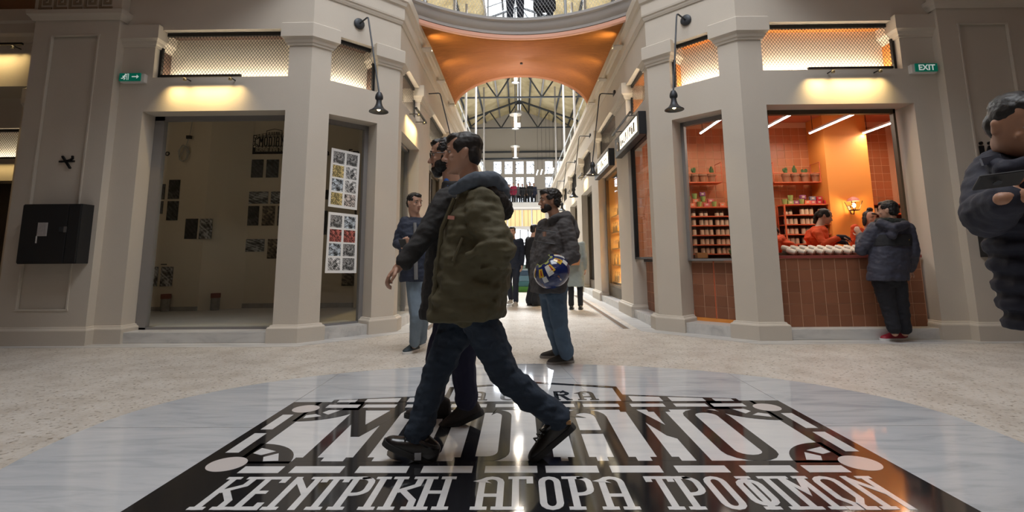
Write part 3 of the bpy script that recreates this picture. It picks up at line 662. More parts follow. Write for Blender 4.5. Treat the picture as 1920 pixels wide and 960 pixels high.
# white Greek lettering on the black panel
TB, TT, tw = 2.222, 2.54, .030
def gl(ch, x, wd):
    """strokes of one slab-serif capital in a box x..x+wd, TB..TT"""
    a, b2, m_ = x+.018, x+wd-.018, x+wd/2; t, q = TT-.014, TB+.014; h = (TB+TT)/2
    S = lambda *p: (list(p), tw, False)
    f_ = lambda px, y: ([(px-.034, y), (px+.034, y)], .026, False)
    r = (b2-a)/2
    O = (arc2(m_, TT-.06, r, .045, 0, PI, 7)+arc2(m_, TB+.06, r, .045, PI, 2*PI, 7), tw, True)
    if ch == 'Κ': return [S((a, TB), (a, TT)), S((b2, TT), (b2-.005, TT-.09), (a+.01, h+.005)), S((a+.03, h+.02), (b2, h-.075), (b2, TB)), f_(a, q), f_(a, t), f_(b2, q), f_(b2, t)]
    if ch == 'Ε': return [S((a, TB), (a, TT)), S((a, t), (b2, t), (b2, t-.05)), S((a, q), (b2, q), (b2, q+.05)), S((a, h), (b2-.02, h)), f_(a, q), f_(a, t)]
    if ch == 'Ν': return [S((a, TB), (a, TT)), S((b2, TB), (b2, TT)), S((a, TT-.02), (b2, h-.02)), f_(a, q), f_(b2, t)]
    if ch == 'Τ': return [S((m_, TB), (m_, TT)), S((a-.01, t-.045), (a-.01, t), (b2+.01, t), (b2+.01, t-.045)), f_(m_, q)]
    if ch == 'Ρ': return [S((a, TB), (a, TT)), (([(a, t), (m_, t)]+arc2(b2-.05, t-.05, .05, .05, PI/2, 0, 5)+arc2(b2-.05, h+.03, .05, .05, 0, -PI/2, 5)+[(a, h-.02)]), tw, False), f_(a, q), f_(a-.01, t)]
    if ch == 'Ι': return [S((m_, TB), (m_, TT)), f_(m_, q), f_(m_, t)]
    if ch == 'Η': return [S((a, TB), (a, TT)), S((b2, TB), (b2, TT)), S((a, h), (b2, h)), f_(a, q), f_(a, t), f_(b2, q), f_(b2, t)]
    if ch == 'Α': return [([(a, TB), (a, TT-.06)]+arc2(m_, TT-.06, r, .045, PI, 0, 7)+[(b2, TB)], tw, False), S((a, h-.03), (b2, h-.03)), f_(a, q), f_(b2, q)]
    if ch == 'Γ': return [S((a, TB), (a, TT)), S((a, t), (b2, t), (b2, t-.06)), f_(a, q), f_(a, t)]
    if ch == 'Ο': return [O]
    if ch == 'Φ': return [(arc2(m_, TT-.09, r, .045, 0, PI, 7)+arc2(m_, TB+.09, r, .045, PI, 2*PI, 7), tw, True), S((m_, TB), (m_, TT)), f_(m_, q), f_(m_, t)]
    if ch == 'Μ': return [S((a, TB), (a, TT)), S((b2, TB), (b2, TT)), S((a, TT-.01), (m_, h), (b2, TT-.01)), f_(a, q), f_(b2, q), f_(a, t), f_(b2, t)]
    if ch == 'Ω': return [([(a-.02, q), (a+.03, q), (a+.03, TB+.05)]+[(a, TB+.10)]+arc2(m_, TT-.06, r, .045, PI, 0, 7)+[(b2, TB+.10), (b2-.03, TB+.05), (b2-.03, q), (b2+.02, q)], tw, False)]
LET = [('Κ', -1.425, .13), ('Ε', -1.262, .115), ('Ν', -1.125, .13), ('Τ', -.985, .115), ('Ρ', -.855, .115), ('Ι', -.745, .065), ('Κ', -.650, .13), ('Η', -.515, .12),
       ('Α', -.275, .12), ('Γ', -.125, .10), ('Ο', -.008, .105), ('Ρ', .128, .11), ('Α', .262, .12),
       ('Τ', .485, .115), ('Ρ', .610, .11), ('Ο', .735, .105), ('Φ', .868, .12), ('Ι', .998, .06), ('Μ', 1.078, .125), ('Ω', 1.225, .12), ('Ν', 1.372, .12)]
for ch, x, wd in LET:
    mb = MB()
    for q_, (pts, w2, cl_) in enumerate(gl(ch, x, wd)): mb.ribbon(pts, w2, .003, ZW+.00012*q_, closed=cl_)
    mb.build('greek_letter', MARBLE_WHITE, med)
# slot drains beside the passage walls
for s, nm in ((-1, 'left'), (1, 'right')):
    g = thing('floor_drain', f'narrow brown slot drain in the passage floor by the {nm} shop fronts', 'drain', (s*1.44, 7.6, 0))
    for x in (1.39, 1.49): MB().box(s*x-.008, 7.6, 0, s*x+.008, 14.5, .004).build('edge_strip', GALV, g)
    mb = MB()
    for i in range(138): mb.box(s*1.398, 7.61+i*.05, 0, s*1.482, 7.64+i*.05, .003)
    stuff(mb.build('grating', mat('rusty_drain', (.22, .16, .11), .7), g))

# ------------------------------------------------------------------ shop-front fittings
def text(body, size, origin, right, up, mt, parent, name='lettering', depth=.004, bold=.0, cx=False):
    cu = bpy.data.curves.new('lettering', 'FONT'); cu.body = body; cu.size = size; cu.extrude = depth/2; cu.offset = bold; cu.resolution_u = 3
    if cx: cu.align_x = 'CENTER'
    o = bpy.data.objects.new('lettering', cu); COL.objects.link(o); dg = bpy.context.evaluated_depsgraph_get(); dg.update()
    me = bpy.data.meshes.new_from_object(o.evaluated_get(dg)); bpy.data.objects.remove(o)
    r, u = Vector(right).normalized(), Vector(up).normalized(); n = r.cross(u); off = wloc(parent) if parent else Vector((0, 0, 0))
    for v in me.vertices: v.co = Vector(origin)+r*v.co.x+u*v.co.y+n*v.co.z-off
    me.materials.clear(); me.materials.append(mt); q = bpy.data.objects.new(name, me); COL.objects.link(q); q.parent = parent; return q
class Fr:       # a frame on a wall: s along the wall to the viewer's right, k into the wall, z up
    def __init__(f, p, d): f.p = Vector((*p, 0)); f.d = Vector((*d, 0)).normalized(); f.n = Vector((f.d.y, -f.d.x, 0))
    def __call__(f, s, k, z): return f.p+f.d*s-f.n*k+Vector((0, 0, z))
    def box(f, mb, s0, s1, k0, k1, z0, z1):
        return mb.obox(f((s0+s1)/2, (k0+k1)/2, (z0+z1)/2), (f.d, -f.n, (0, 0, 1)), (abs(s1-s0)/2, abs(k1-k0)/2, abs(z1-z0)/2))
q45 = math.sqrt(.5)
FRL = Fr((-RX, FY), (1, 0)); FRLC = Fr((-RX, FY), (q45, q45)); FRLP = Fr((-CX, 0), (0, 1))       # s: x+RX (negative), along chamfer, y
FRR = Fr((RX, FY), (1, 0)); FRRC = Fr((RX, FY), (q45, -q45)); FRRP = Fr((CX, 0), (0, -1))         # chamfer s negative; passage s = -y
LINER_L = mat('dark_brown_liner', (.10, .06, .045), .6); LINER_R = mat('orange_liner', (.60, .22, .05), .6)
def grille(fr, s0, s1, lab, liner, nodetail=False, power=22, z0=ZG0, z1=ZG1):
    c = fr((s0+s1)/2, .12, z0); g = thing('transom_grille', lab, 'grille', c, 'backlit wire grilles over the shop openings')
    mb = MB(); t = .035
    fr.box(mb, s0, s1, .09, .13, z1-.05, z1); fr.box(mb, s0, s1, .09, .13, z0, z0+.018); fr.box(mb, s0, s0+t, .09, .13, z0, z1); fr.box(mb, s1-t, s1, .09, .13, z0, z1)
    mb.build('frame', BLACK, g)
    mb = MB(); fr.box(mb, s0, s1, .13, .31, z1-.012, z1); fr.box(mb, s0, s0+.012, .13, .31, z0, z1); fr.box(mb, s1-.012, s1, .13, .31, z0, z1); fr.box(mb, s0, s1, .13, .31, z0, z0+.012)
    mb.build('liner', liner, g)
    mb = MB(); fr.box(mb, s0, s1, .31, .325, z0, z1); mb.build('frosted_panel', SHADEW, g)
    mb = MB(); W, H = s1-s0, z1-z0; dx = .044; sl = .76
    for sg in (1, -1):
        k = -H*sl
        while k < W+H*sl:
            a, b2 = 0.0, H
            if sg > 0:   # s = k + z*sl
                za, zb = max(0, (0-k)/sl), min(H, (W-k)/sl); P = lambda z: k+z*sl
            else:
                za, zb = max(0, (k-W)/sl), min(H, k/sl); P = lambda z: k-z*sl
            if zb-za > .01: mb.tube([fr(s0+P(za), .11+.003*sg, z0+za), fr(s0+P(zb), .11+.003*sg, z0+zb)],   .0031, 3, False)
            k += dx
    stuff(mb.build('wire_mesh', BLACK, g))
    p = fr((s0+s1)/2, .235, z0+.03); tgt = fr((s0+s1)/2, .30, z0+.45)
    l = area('grille_strip_light', p, tgt, 1, .03, power*W, (1.0, .85, .62)); l.data.size = W-.08
    l.rotation_euler = Matrix((fr.d, (tgt-p).normalized().cross(fr.d)*-1, -(tgt-p).normalized())).transposed().to_euler() if False else look(p, tgt, fr.d)
    l.parent = g; l.location = p-wloc(g)
    return g
def look(p, tgt, xax):
    z = (Vector(p)-Vector(tgt)).normalized(); x = Vector(xax); x = (x-z*x.dot(z)).normalized(); y = z.cross(x)
    return Matrix((x, y, z)).transposed().to_euler()
def flood(fr, s0, s1, lab, power=26, z=3.405, out=.13):
    c = fr((s0+s1)/2, 0, z); g = thing('flood_bar', lab, 'lamp', c, 'slim black wall-washing bars')
    mb = MB(); fr.box(mb, s0, s1, -out-.02, -out+.012, z-.012, z+.014); mb.build('bar', BLACK, g)
    for q in (.3, .86):
        s_ = s0+(s1-s0)*q; mb = MB(); mb.tube([fr(s_, .0, z-.02), fr(s_, -out, z-.02)], .008, 6); mb.lathe([(.022, 0), (.022, .03)], fr(s_, -out+.01, z-.055), 10); mb.build('bracket', BLACK, g)
    p = fr((s0+s1)/2, -out-.005, z-.02); tgt = fr((s0+s1)/2, .0, z-.32)
    l = area('flood_bar_light', p, tgt, (s1-s0)*.9, .02, power*.62, (1.0, .71, .30), math.radians(84)); l.rotation_euler = look(p, tgt, fr.d); l.parent = g; l.location = p-wloc(g)
    return g
def bell(fr, s, lab, zd=4.385, ke=.27, kb=.60, zb=3.18, pw=10):
    c = fr(s, 0, zd); g = thing('bell_lamp', lab, 'lamp', c, 'black bell lamps on bent rods')
    MB().lathe([(.075, 0), (.08, .01), (.08, .03), (.07, .04), (.03, .045)], fr(s, .005, zd), 18, fr.n).build('wall_plate', IRON, g, smooth=True)
    MB().tube([fr(s, -.03, zd), fr(s, -ke+.03, zd+.012), fr(s, -ke, zd), fr(s, -ke-.02, zd-.05), fr(s, -kb, zb)], .0115, 8).build('rod', IRON, g, smooth=True)
    top = fr(s, -kb, zb)
    MB().lathe([(.012, .02), (.03, .015), (.047, -.02), (.053, -.05), (.050, -.075), (.035, -.09), (.036, -.12), (.046, -.16), (.066, -.195), (.10, -.225), (.125, -.24), (.127, -.25), (.122, -.252), (.10, -.235), (.06, -.205), (.03, -.17)], top, 22).build('shade', IRON, g, smooth=True)
    MB().ell(top+Vector((0, 0, -.205)), (.026, .026, .03)).build('bulb', BULB, g, smooth=True)
    spot('bell_lamp_light', top+Vector((0, 0, -.235)), top+Vector((0, 0, -2)), pw, (1, .78, .48), 110, .7, .03, g)
    return g
grille(FRL, -2.13, -.312, 'wide backlit wire grille over the empty shop window with posters', LINER_L, power=5)
grille(FRLC, .274, .988, 'square backlit wire grille on the cut corner of the empty shop', LINER_L, power=4.5)
grille(FRR, .312, 2.13, 'wide backlit wire grille over the tiled serving counter', LINER_R, power=8.5)
grille(FRRC, -.988, -.274, 'square backlit wire grille on the cut corner of the tiled shop', LINER_R, power=7.5)
flood(FRL, -1.93, -.86, 'slim black lamp bar under the wide grille of the empty shop', 7.5)
flood(FRR, .82, 1.90, 'slim black lamp bar under the wide grille of the tiled shop', 9)
bell(FRLC, .655, 'black bell lamp on the cut corner of the empty shop', kb=.65)
bell(FRRC, -.69, 'black bell lamp on the cut corner of the tiled shop', kb=.50, zb=3.2)
for i, (y0, y1) in enumerate(OPY):
    for s, fr, nm in ((-1, FRLP, 'left'), (1, FRRP, 'right')):
        a, b2 = (y0, y1) if s < 0 else (-y1, -y0)
        if i < 5: grille(fr, a, b2, f'{ORD[i]} backlit wire grille along the {nm} passage wall', LINER_L if (s < 0 or i) else LINER_R, power=(8 if i else 11))
        m_ = (a+b2)/2
        if not (s > 0 and i < 2) and i < 6:
            flood(fr, m_-.45, m_+.45, f'slim black lamp bar over the {ORD[i]} opening of the {nm} passage wall', 10, out=.16)
ylamps = [9.6, 13.15, 16.9, 20.4, 24.0]
for k, y in enumerate((10.0, 13.6, 17.4, 21.7, 25.8)): bell(FRRP, -y, f'{ORD[k]} black bell lamp along the right passage wall, counted from the corner', zd=4.29, ke=.30, kb=.50, zb=2.88, pw=9)
for k, y in enumerate((9.5, 13.6, 17.4, 21.7)): bell(FRLP, y, f'{ORD[k]} black bell lamp along the left passage wall, counted from the corner', zd=4.17, ke=.29, kb=.62, zb=2.88, pw=9)
# the two thin bars on brackets beside the first openings
for s, fr, nm in ((1, FRRP, 'right'),):
    g = thing('flood_bar', 'slim black lamp bar held out above the first lit shop sign', 'lamp', fr(-9.0, 0, 3.4)); mb = MB()
    mb.tube([fr(-9.75, -.13, 3.37), fr(-8.15, -.13, 3.37)], .018, 8); mb.build('bar', BLACK, g)
    for y in (9.5, 8.4): MB().tube([fr(-y, .0, 3.39), fr(-y, -.13, 3.37)], .007, 6).build('bracket', BLACK, g)

# windows of the shops
def window(fr, s0, s1, k, nm, fw=(.06, .06), z0=ZS, z1=ZT, fm=None, glass=True, kick=0):
    mb = MB(); fr.box(mb, s0, s0+fw[0], k, k+.07, z0, z1); fr.box(mb, s1-fw[1], s1, k, k+.07, z0, z1); fr.box(mb, s0, s1, k, k+.07, z1-.06, z1); fr.box(mb, s0, s1, k, k+.07, z0, z0+.03+kick)
    o = struct(mb.build(nm, fm or GREYFRAME))
    if glass: mb = MB(); fr.box(mb, s0+.02, s1-.02, k+.03, k+.04, z0+.02, z1-.02); mb.build('pane', PASSGLASS if fr in (FRLP, FRRP) else GLASS, o)
    return o
window(FRL, -2.215, -.318, .24, 'window_3', (.135, .05))
window(FRLC, .278, .997, .24, 'window_4', (.04, .06))
window(FRR, .318, 2.16, .26, 'window_5', (.02, .03), fm=DARKWOOD, glass=False)
window(FRRC, -.997, -.278, .24, 'window_6', (.05, .03), z0=.96)
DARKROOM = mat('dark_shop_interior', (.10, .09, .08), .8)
for i, (y0, y1) in enumerate(OPY):
    for s, fr, nm in ((-1, FRLP, 'left'), (1, FRRP, 'right')):
        a, b2 = (y0+.004, y1-.004) if s < 0 else (-y1+.004, -y0-.004)
        if s > 0 and i == 0: window(fr, a, b2, .05, 'window_7', (.04, .03), z0=.99, fm=BLACK); continue
        if s > 0 and i == 1: continue
        o = window(fr, a, b2, .18, 'door_2', (.09, .09), z0=.10, fm=GREYFRAME if s < 0 and i == 0 else DARKWOOD, kick=.25 if i else 0)
        mb = MB(); fr.box(mb, (a+b2)/2-.04, (a+b2)/2+.04, .18, .24, .10, ZT); mb.build('mullion', GREYFRAME if s < 0 and i == 0 else DARKWOOD, o)
        if i:
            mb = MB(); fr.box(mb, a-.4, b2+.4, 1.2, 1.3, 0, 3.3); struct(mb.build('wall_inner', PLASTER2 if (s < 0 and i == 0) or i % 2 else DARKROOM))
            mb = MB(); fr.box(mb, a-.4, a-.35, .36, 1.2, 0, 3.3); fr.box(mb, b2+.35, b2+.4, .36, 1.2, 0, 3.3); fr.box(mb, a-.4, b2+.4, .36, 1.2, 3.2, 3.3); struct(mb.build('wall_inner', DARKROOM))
FRWL = Fr((-6.54, 6.72), (1, 0)); FRWR = Fr((6.54, 6.72), (1, 0))
flood(FRWL, -1.4, -.35, 'slim black lamp bar over the far left side opening', 4, z=3.98); flood(FRWR, .35, 1.4, 'slim black lamp bar over the far right side opening', 3, z=3.98)
FRSL = Fr((-7.05, 9.2), (1, 0)); FRSR = Fr((7.05, 9.2), (1, 0))
grille(FRSL, -4.95, -.95, 'backlit wire grille in the left side aisle', LINER_L, power=3, z0=2.95, z1=3.5); flood(FRSL, -3.9, -.8, 'slim black lamp bar in the left side aisle', 5, z=2.9)
# exit signs, pictograms, hose cabinets
for s, lab in ((-1, 'green exit sign with running man and white arrow beside the left grille'), (1, 'green sign reading EXIT beside the right wide grille')):
    x0, x1 = (-5.36, -5.035) if s < 0 else (5.035, 5.36); g = thing('exit_sign', lab, 'sign', ((x0+x1)/2, 6.47, 3.36))
    MB().box(x0, 6.44, 3.355, x1, 6.50, 3.475).build('housing', WHITE, g, bevel=.01)
    e = -1 if s < 0 else 1
    f0, f1 = (x0-.002, x1-.045) if s < 0 else (x0+.045, x1+.002)
    MB().box(f0, 6.425, 3.372, f1, 6.445, 3.478).build('face', GREENLIT, g)
    if s > 0: text('EXIT', .105, ((f0+f1)/2, 6.424, 3.388), (1, 0, 0), (0, 0, 1), WHITELIT, g, bold=.002, cx=True)
    else:
        F = lambda x, z, y: (f0+x, 6.424-y, 3.375+z)
        ar = MB(); ar.prism([(.17, .046), (.235, .046), (.235, .025), (.265, .052), (.235, .080), (.235, .060), (.17, .060)], 0, .003, F); ar.build('arrow', WHITELIT, g)
        mn = MB(); mn.prism([(.03, .01), (.125, .01), (.125, .095), (.03, .095)], 0, .001, F); 
        mn = MB(); mn.prism(circ(.085, .083, .011, 12), 0, .003, F); mn.ribbon([(.08, .072), (.062, .045), (.08, .032), (.068, .012)], .013, 0, .003, F); mn.ribbon([(.062, .045), (.045, .03), (.03, .032)], .011, 0, .003, F); mn.ribbon([(.045, .058), (.075, .066), (.095, .05)], .008, 0, .003, F); mn.build('running_man', WHITELIT, g)
        fr_ = MB(); fr_.ribbon([(.105, .01), (.105, .092), (.125, .092), (.125, .01)], .006, 0, .003, F); fr_.build('doorway_mark', WHITELIT, g)
p = at(125, 303, 6.415); g = thing('wall_pictogram', 'black crossed spoon and fork sign on the left pilaster', 'sign', p)
F = lambda x, z, y: (p.x+x, p.y-y, p.z+z)
MB().ribbon([(-.06, .07), (.06, -.09)], .02, -.012, .016, F).build('spoon_mark', BLACK, g)
MB().ribbon([(.07, .075), (.075, .04), (.05, .02), (-.04, -.0)], .018, -.012, .014, F).build('fork_mark', BLACK, g)
MB().ribbon([(-.095, .0), (.10, .005)], .02, -.012, .012, F).build('bar_mark', BLACK, g)
p = at(1850, 283, 6.415); g = thing('wall_pictogram', 'black man and woman washroom sign with arrow on the right pilaster', 'sign', p)
MB().prism(circ(-.06, .10, .020, 14), -.012, .014, F).build('head_mark', BLACK, g); MB().prism(circ(.045, .10, .020, 14), -.012, .014, F).build('head_mark', BLACK, g)
MB().prism([(-.085, .065), (-.035, .065), (-.04, -.09), (-.08, -.09)], -.012, .014, F).build('man_mark', BLACK, g)
MB().prism([(.03, .065), (.06, .065), (.095, -.03), (.06, -.03), (.06, -.09), (.03, -.09), (.03, -.03), (-.005, -.03)], -.012, .014, F).build('woman_mark', BLACK, g)
MB().prism([(-.16, -.13), (-.12, -.10), (-.12, -.12), (-.05, -.12), (-.05, -.14), (-.12, -.14), (-.12, -.16)], -.012, .014, F).build('arrow_mark', BLACK, g)
def hosebox(x0, x1, z0, z1, lab, det):
    g = thing('hose_cabinet', lab, 'cabinet', ((x0+x1)/2, 6.3, z0))
    MB().box(x0, 6.205, z0, x1, 6.445, z1).build('body', DARKBOX, g, bevel=.006)
    MB().box(x0+.01, 6.185, z0+.012, x1-.155, 6.207, z1-.012).build('door', DARKBOX, g, bevel=.004)
    MB().box(x1-.145, 6.19, z0+.012, x1-.01, 6.207, z1-.012).build('side_strip', DARKBOX, g, bevel=.003)
    if det:
        lab_ = mat('grey_label', (.42, .40, .38), .6); L_ = MB(); L_.box(x0+.225, 6.180, z0+.335, x0+.345, 6.186, z0+.50); o = L_.build('label_plate', lab_, g); o['label'] = 'grey printed label plate with a reel pictogram'
        ln = MB(); 
        for i in range(9): ln.box(x0+.232+i*.0125, 6.1775, z0+.345, x0+.236+i*.0125, 6.1805, z0+.49)
        ln.build('reel_print', mat('label_print', (.30, .27, .27), .6), o)
        t_ = MB(); t_.tube([(x0+.225, 6.182, z0+.335), (x0+.226, 6.182, z0+.25)], .008, 6); t_.build('hose_print', lab_, g)
        MB().box(x1-.235, 6.175, z0+.385, x1-.185, 6.19, z0+.445).build('latch', IRON, g, bevel=.003)
        MB().box(x1-.18, 6.178, z0+.38, x1-.15, 6.19, z0+.45).build('handle', mat('dull_chrome', (.25, .25, .25), .4, .7), g)
hosebox(-6.19, -5.53+.07, .985, 1.715, 'black enamelled fire hose cabinet hung on the left pilaster', True)
hosebox(5.53, 6.10, .985, 1.60, 'black cabinet on the right pilaster behind the man with the phone', False)

# ------------------------------------------------------------------ empty shop: posters, lettering, odds and ends
def photomat(name, dark, light, tint=(1, 1, 1), sc=6.0):
    m, nt, b = fresh(name); tc = node(nt, 'ShaderNodeTexCoord')
    mpn = node(nt, 'ShaderNodeMapping'); mpn.inputs['Location'].default_value = (random.random()*9, random.random()*9, random.random()*9); nt.links.new(tc.outputs['Generated'], mpn.inputs['Vector'])
    mpn.inputs['Scale'].default_value = (1, 1, 1.6)
    n = node(nt, 'ShaderNodeTexNoise', Scale=sc, Detail=7.0, Roughness=.65, Distortion=.6); nt.links.new(mpn.outputs[0], n.inputs['Vector'])
    wv = node(nt, 'ShaderNodeTexWave', Scale=sc*.8, Distortion=5.0, Detail=3.0); wv.bands_direction = 'DIAGONAL'; nt.links.new(mpn.outputs[0], wv.inputs['Vector'])
    mx = mixrgb(nt, .10, n.outputs['Fac'], wv.outputs['Fac'])
    nt.links.new(ramp(nt, mx, [(0.38, tuple(dark*c for c in tint)), (0.5, tuple((dark*.7+light*.3)*c for c in tint)), (0.62, tuple(light*c for c in tint))]), b.inputs['Base Color']); b.inputs['Roughness'].default_value = .45
    return m
PD = [photomat('dark_photo_print', .004, .06, sc=2.0), photomat('dark_photo_print_two', .006, .10, (1, .95, .9), 2.4), photomat('dim_photo_print', .006, .12, (.9, 1, 1), 1.8)]
PM = [photomat('monochrome_photo_print', .005, .45, sc=2.2), photomat('grey_photo_print', .01, .5, (1, .97, .95), 2.4), photomat('warm_photo_print', .01, .35, (1, .78, .55), 2.2)]
PC = [photomat('street_photo_print', .0, 1.0, sc=2.6), photomat('amber_photo_print', .06, .95, (1, .8, .35), 2.4), photomat('pale_photo_print', .04, 1, (1, .9, .85), 2.2), photomat('red_photo_print', .0, .75, (1, .3, .25), 2.5), photomat('blue_grey_photo_print', .0, 1, (.8, .9, 1), 3), photomat('night_photo_print', .0, .6, sc=2.8)]
ya, yb = 9.305, 9.785
POST = [(291, 345, 310, 374, ya, 0, 'small dark photo print at the left edge of the upper group of four'), (314, 337, 338, 373, ya, 1, 'tall dark photo print, upper right of the group of four'), (288, 377, 306, 401, ya, 0, 'small dark photo print, lower left of the group of four'), (311, 377, 335, 413, ya, 2, 'dark photo print with a pale column, lower right of the group of four'),
        (345, 410, 371, 448, ya, 0, 'dark photo print of the pair near the wall corner'), (372, 410, 399, 448, ya, 4, 'greyish photo print of the pair near the wall corner'),
        (275, 500, 297, 537, ya, 3, 'black and white photo print low at the left window edge'), (299, 500, 325, 537, ya, 4, 'black and white arcade photo print low on the left wall'),
        (470, 299, 494, 333, yb, 0, 'dark photo print below the black market sign'), (498, 299, 523, 333, yb, 2, 'dark photo print with warm glimmer below the market sign, next to the pillar'),
        (465, 359, 503, 382, yb, 3, 'wide black and white photo print in the second row of the back wall'), (507, 359, 533, 382, yb, 3, 'black and white print of the second row half behind the pillar'),
        (461, 386, 486, 423, yb, 1, 'brownish photo print of the third row, leftmost'), (490, 386, 516, 423, yb, 5, 'warm dim photo print in the middle of the third row'), (519, 386, 540, 423, yb, 1, 'dark photo print of the third row beside the pillar'),
        (458, 448, 496, 472, yb, 4, 'wide pale photo print of a building in the fourth row'), (500, 448, 526, 485, yb, 5, 'photo print of a red arch beside the pillar'),
        (604, 356, 616, 374, yb, 0, 'small dark print left of the hanging photo sheets'), (668, 292, 680, 330, yb, 0, 'dark print behind the upper hanging photo sheet'), (664, 384, 678, 420, yb, 1, 'dark print behind the gap of the hanging photo sheets'),
        (640, 498, 676, 536, yb, 5, 'pinkish faded print low on the back wall of the cut corner'), (604, 395, 614, 440, yb, 2, 'narrow dark print left of the lower hanging sheet')]
for (xa, y_a, xb, y_b, Y, mi, lab) in POST:
    p, q = at(xa, y_b, Y), at(xb, y_a, Y); o = MB().box(p.x, Y, p.z, q.x, Y+.012, q.z).build('photo_print', (PD+PM)[mi]); tag(o, lab, 'photo', 'photo prints on the shop walls')
p = at(473, 289, yb); 
# small wall version of the market sign
sg = thing('market_sign', 'black flat market sign with gable on the back wall of the empty shop', 'sign', (p.x, yb, p.z)); wS = 1.02/3.42*.78
inkm = mat('matt_black_print', (.012, .012, .012), .7)
kx = (at(512, 289, yb).x-p.x)/1.71; kz = (at(500, 243, yb).z-at(500, 290, yb).z)/(4.39-1.98)
dark_, pale_ = MB(), MB()       # the floor sign once more, drawn small on the wall
for o in med.children:
    if o.name.startswith('slab'): continue
    V_ = [(p.x+(v.co.x+med.location.x-X0+1.71)*kx, yb+.006-v.co.z*1.6, p.z+(v.co.y+med.location.y-1.98)*kz) for v in o.data.vertices]
    (dark_ if o.data.materials[0].name == 'polished_black_granite' else pale_).add(V_, [tuple(q.vertices) for q in o.data.polygons])
dark_.build('black_print', inkm, sg); pale_.build('pale_print', PLASTER2, sg)
p = at(611, 291, yb-.0); g = thing('wall_lettering', 'black lettering partly covered by the upper hanging photo sheet', 'lettering', (p.x, yb, p.z)); text('a new Era', .165, (p.x, yb-.002, p.z), (1, 0, 0), (0, 0, 1), inkm, g, bold=.003)
p = at(300, 292, ya); g = thing('wall_lettering', 'black letter fragment beside the left window frame of the empty shop', 'lettering', (p.x, ya, p.z)); text('no', .17, (p.x, ya+.006, p.z), (1, 0, 0), (0, 0, 1), inkm, g, bold=.003)
for (x_, y_, tx, lab) in ((334, 347, 'Phases', 'tiny dark caption above the group of four dark prints'), (317, 497, 'Arcade', 'tiny dark caption above the low black and white prints')):
    p = at(x_-16, y_, ya); g = thing('wall_lettering', lab, 'lettering', (p.x, ya, p.z))
    mb = MB()
    for i in range(5): mb.box(p.x+i*.022, ya+.008, p.z, p.x+i*.022+.014, ya+.019, p.z+.022)
    stuff(mb.build('fine_print', inkm, g))
# two white sheets of photographs stuck inside the corner window
def onplane(px, py, k):
    d = ray(px, py); n = FRLC.n; p0 = FRLC(0, k, 0); return CAM+d*((p0-CAM).dot(n)/d.dot(n))
def photosheet(corners, lab, mats_):
    P = [onplane(*c, .262) for c in corners]     # tl tr br bl
    g = thing('photo_sheet', lab, 'photo sheet', (P[3]+P[2])/2)
    tl, tr, br_, bl = P; n = FRLC.n
    def Q(u, v, k): return (bl*(1-u)+br_*u)*(1-v)+(tl*(1-u)+tr*u)*v+n*k
    def slab_(u0, u1, v0, v1, k0, k1): return MB().rings([[Q(u0, v0, k0), Q(u1, v0, k0), Q(u1, v1, k0), Q(u0, v1, k0)], [Q(u0, v0, k1), Q(u1, v0, k1), Q(u1, v1, k1), Q(u0, v1, k1)]])
    slab_(0, 1, 0, 1, 0, .002).build('paper', mat('sheet_paper', (.90, .90, .89), .55), g)
    for r_ in range(4):
        for c_ in range(2):
            slab_(.075+c_*.46, .075+c_*.46+.385, .955-.235*r_-.205, .955-.235*r_, .002, .0035).build('photo', mats_[r_*2+c_], g)
photosheet([(622, 277), (675, 288), (669, 394), (615, 387)], 'upper white sheet of eight photos stuck in the cut corner window', [PC[5], PC[5], PC[1], PC[0], PC[4], PC[0], PC[1], PC[2]])
photosheet([(616, 397), (671, 403), (668, 512), (609, 512)], 'lower white sheet of eight photos stuck in the cut corner window', [PC[5], PC[4], PC[3], PC[3], PC[4], PC[5], PC[0], PC[5]])
# pipe ends standing on the floor, loose cables on the wall
PIPE = mat('dusty_grey_pipe', (.24, .23, .21), .8, noise_s=20, noise_a=.4); PIPERED = mat('red_brown_paint', (.20, .07, .05), .7)
for (px, py, lab) in ((313, 583, 'dusty grey pipe end with red rim by the left wall'), (406, 581, 'dusty dark pipe end with red rim in the wall corner')):
    p = flr(px, py, ZS); p.y -= .06; g = thing('pipe_end', lab, 'pipe', p)
    MB().lathe([(.07, 0), (.075, .02), (.075, .22), (.06, .225)], p, 16).build('pipe', PIPE, g, smooth=True); MB().lathe([(.078, .22), (.082, .225), (.082, .30), (.068, .30), (.06, .23)], p, 16).build('rim', PIPERED, g, smooth=True)
for (px, py, Y, lab) in ((344, 288, 9.25, 'coil of pale cable with black clip hanging on the left wall'), (446, 262, 9.72, 'coil of pale cable on a plaster patch of the back wall')):
    p = at(px, py, Y); pts = []
    for i in range(46): t = i*.5; pts.append(p+Vector((math.cos(t)*.085+random.uniform(-.02, .02), random.uniform(-.02, .02), math.sin(t)*.15+random.uniform(-.02, .02))))
    pts += [p+Vector((.05, .0, .2)), p+Vector((.09, 0, .34)), Vector((p.x+.10, p.y+.03, 3.74))]
    g = thing('cable_coil', lab, 'cable', p); MB().tube(pts, .008, 5).build('cable', mat('dirty_white_cable', (.45, .43, .38), .6), g)
    MB().box(p.x+.04, p.y-.03, p.z+.28, p.x+.12, p.y+.02, p.z+.34).build('clip', BLACK, g)

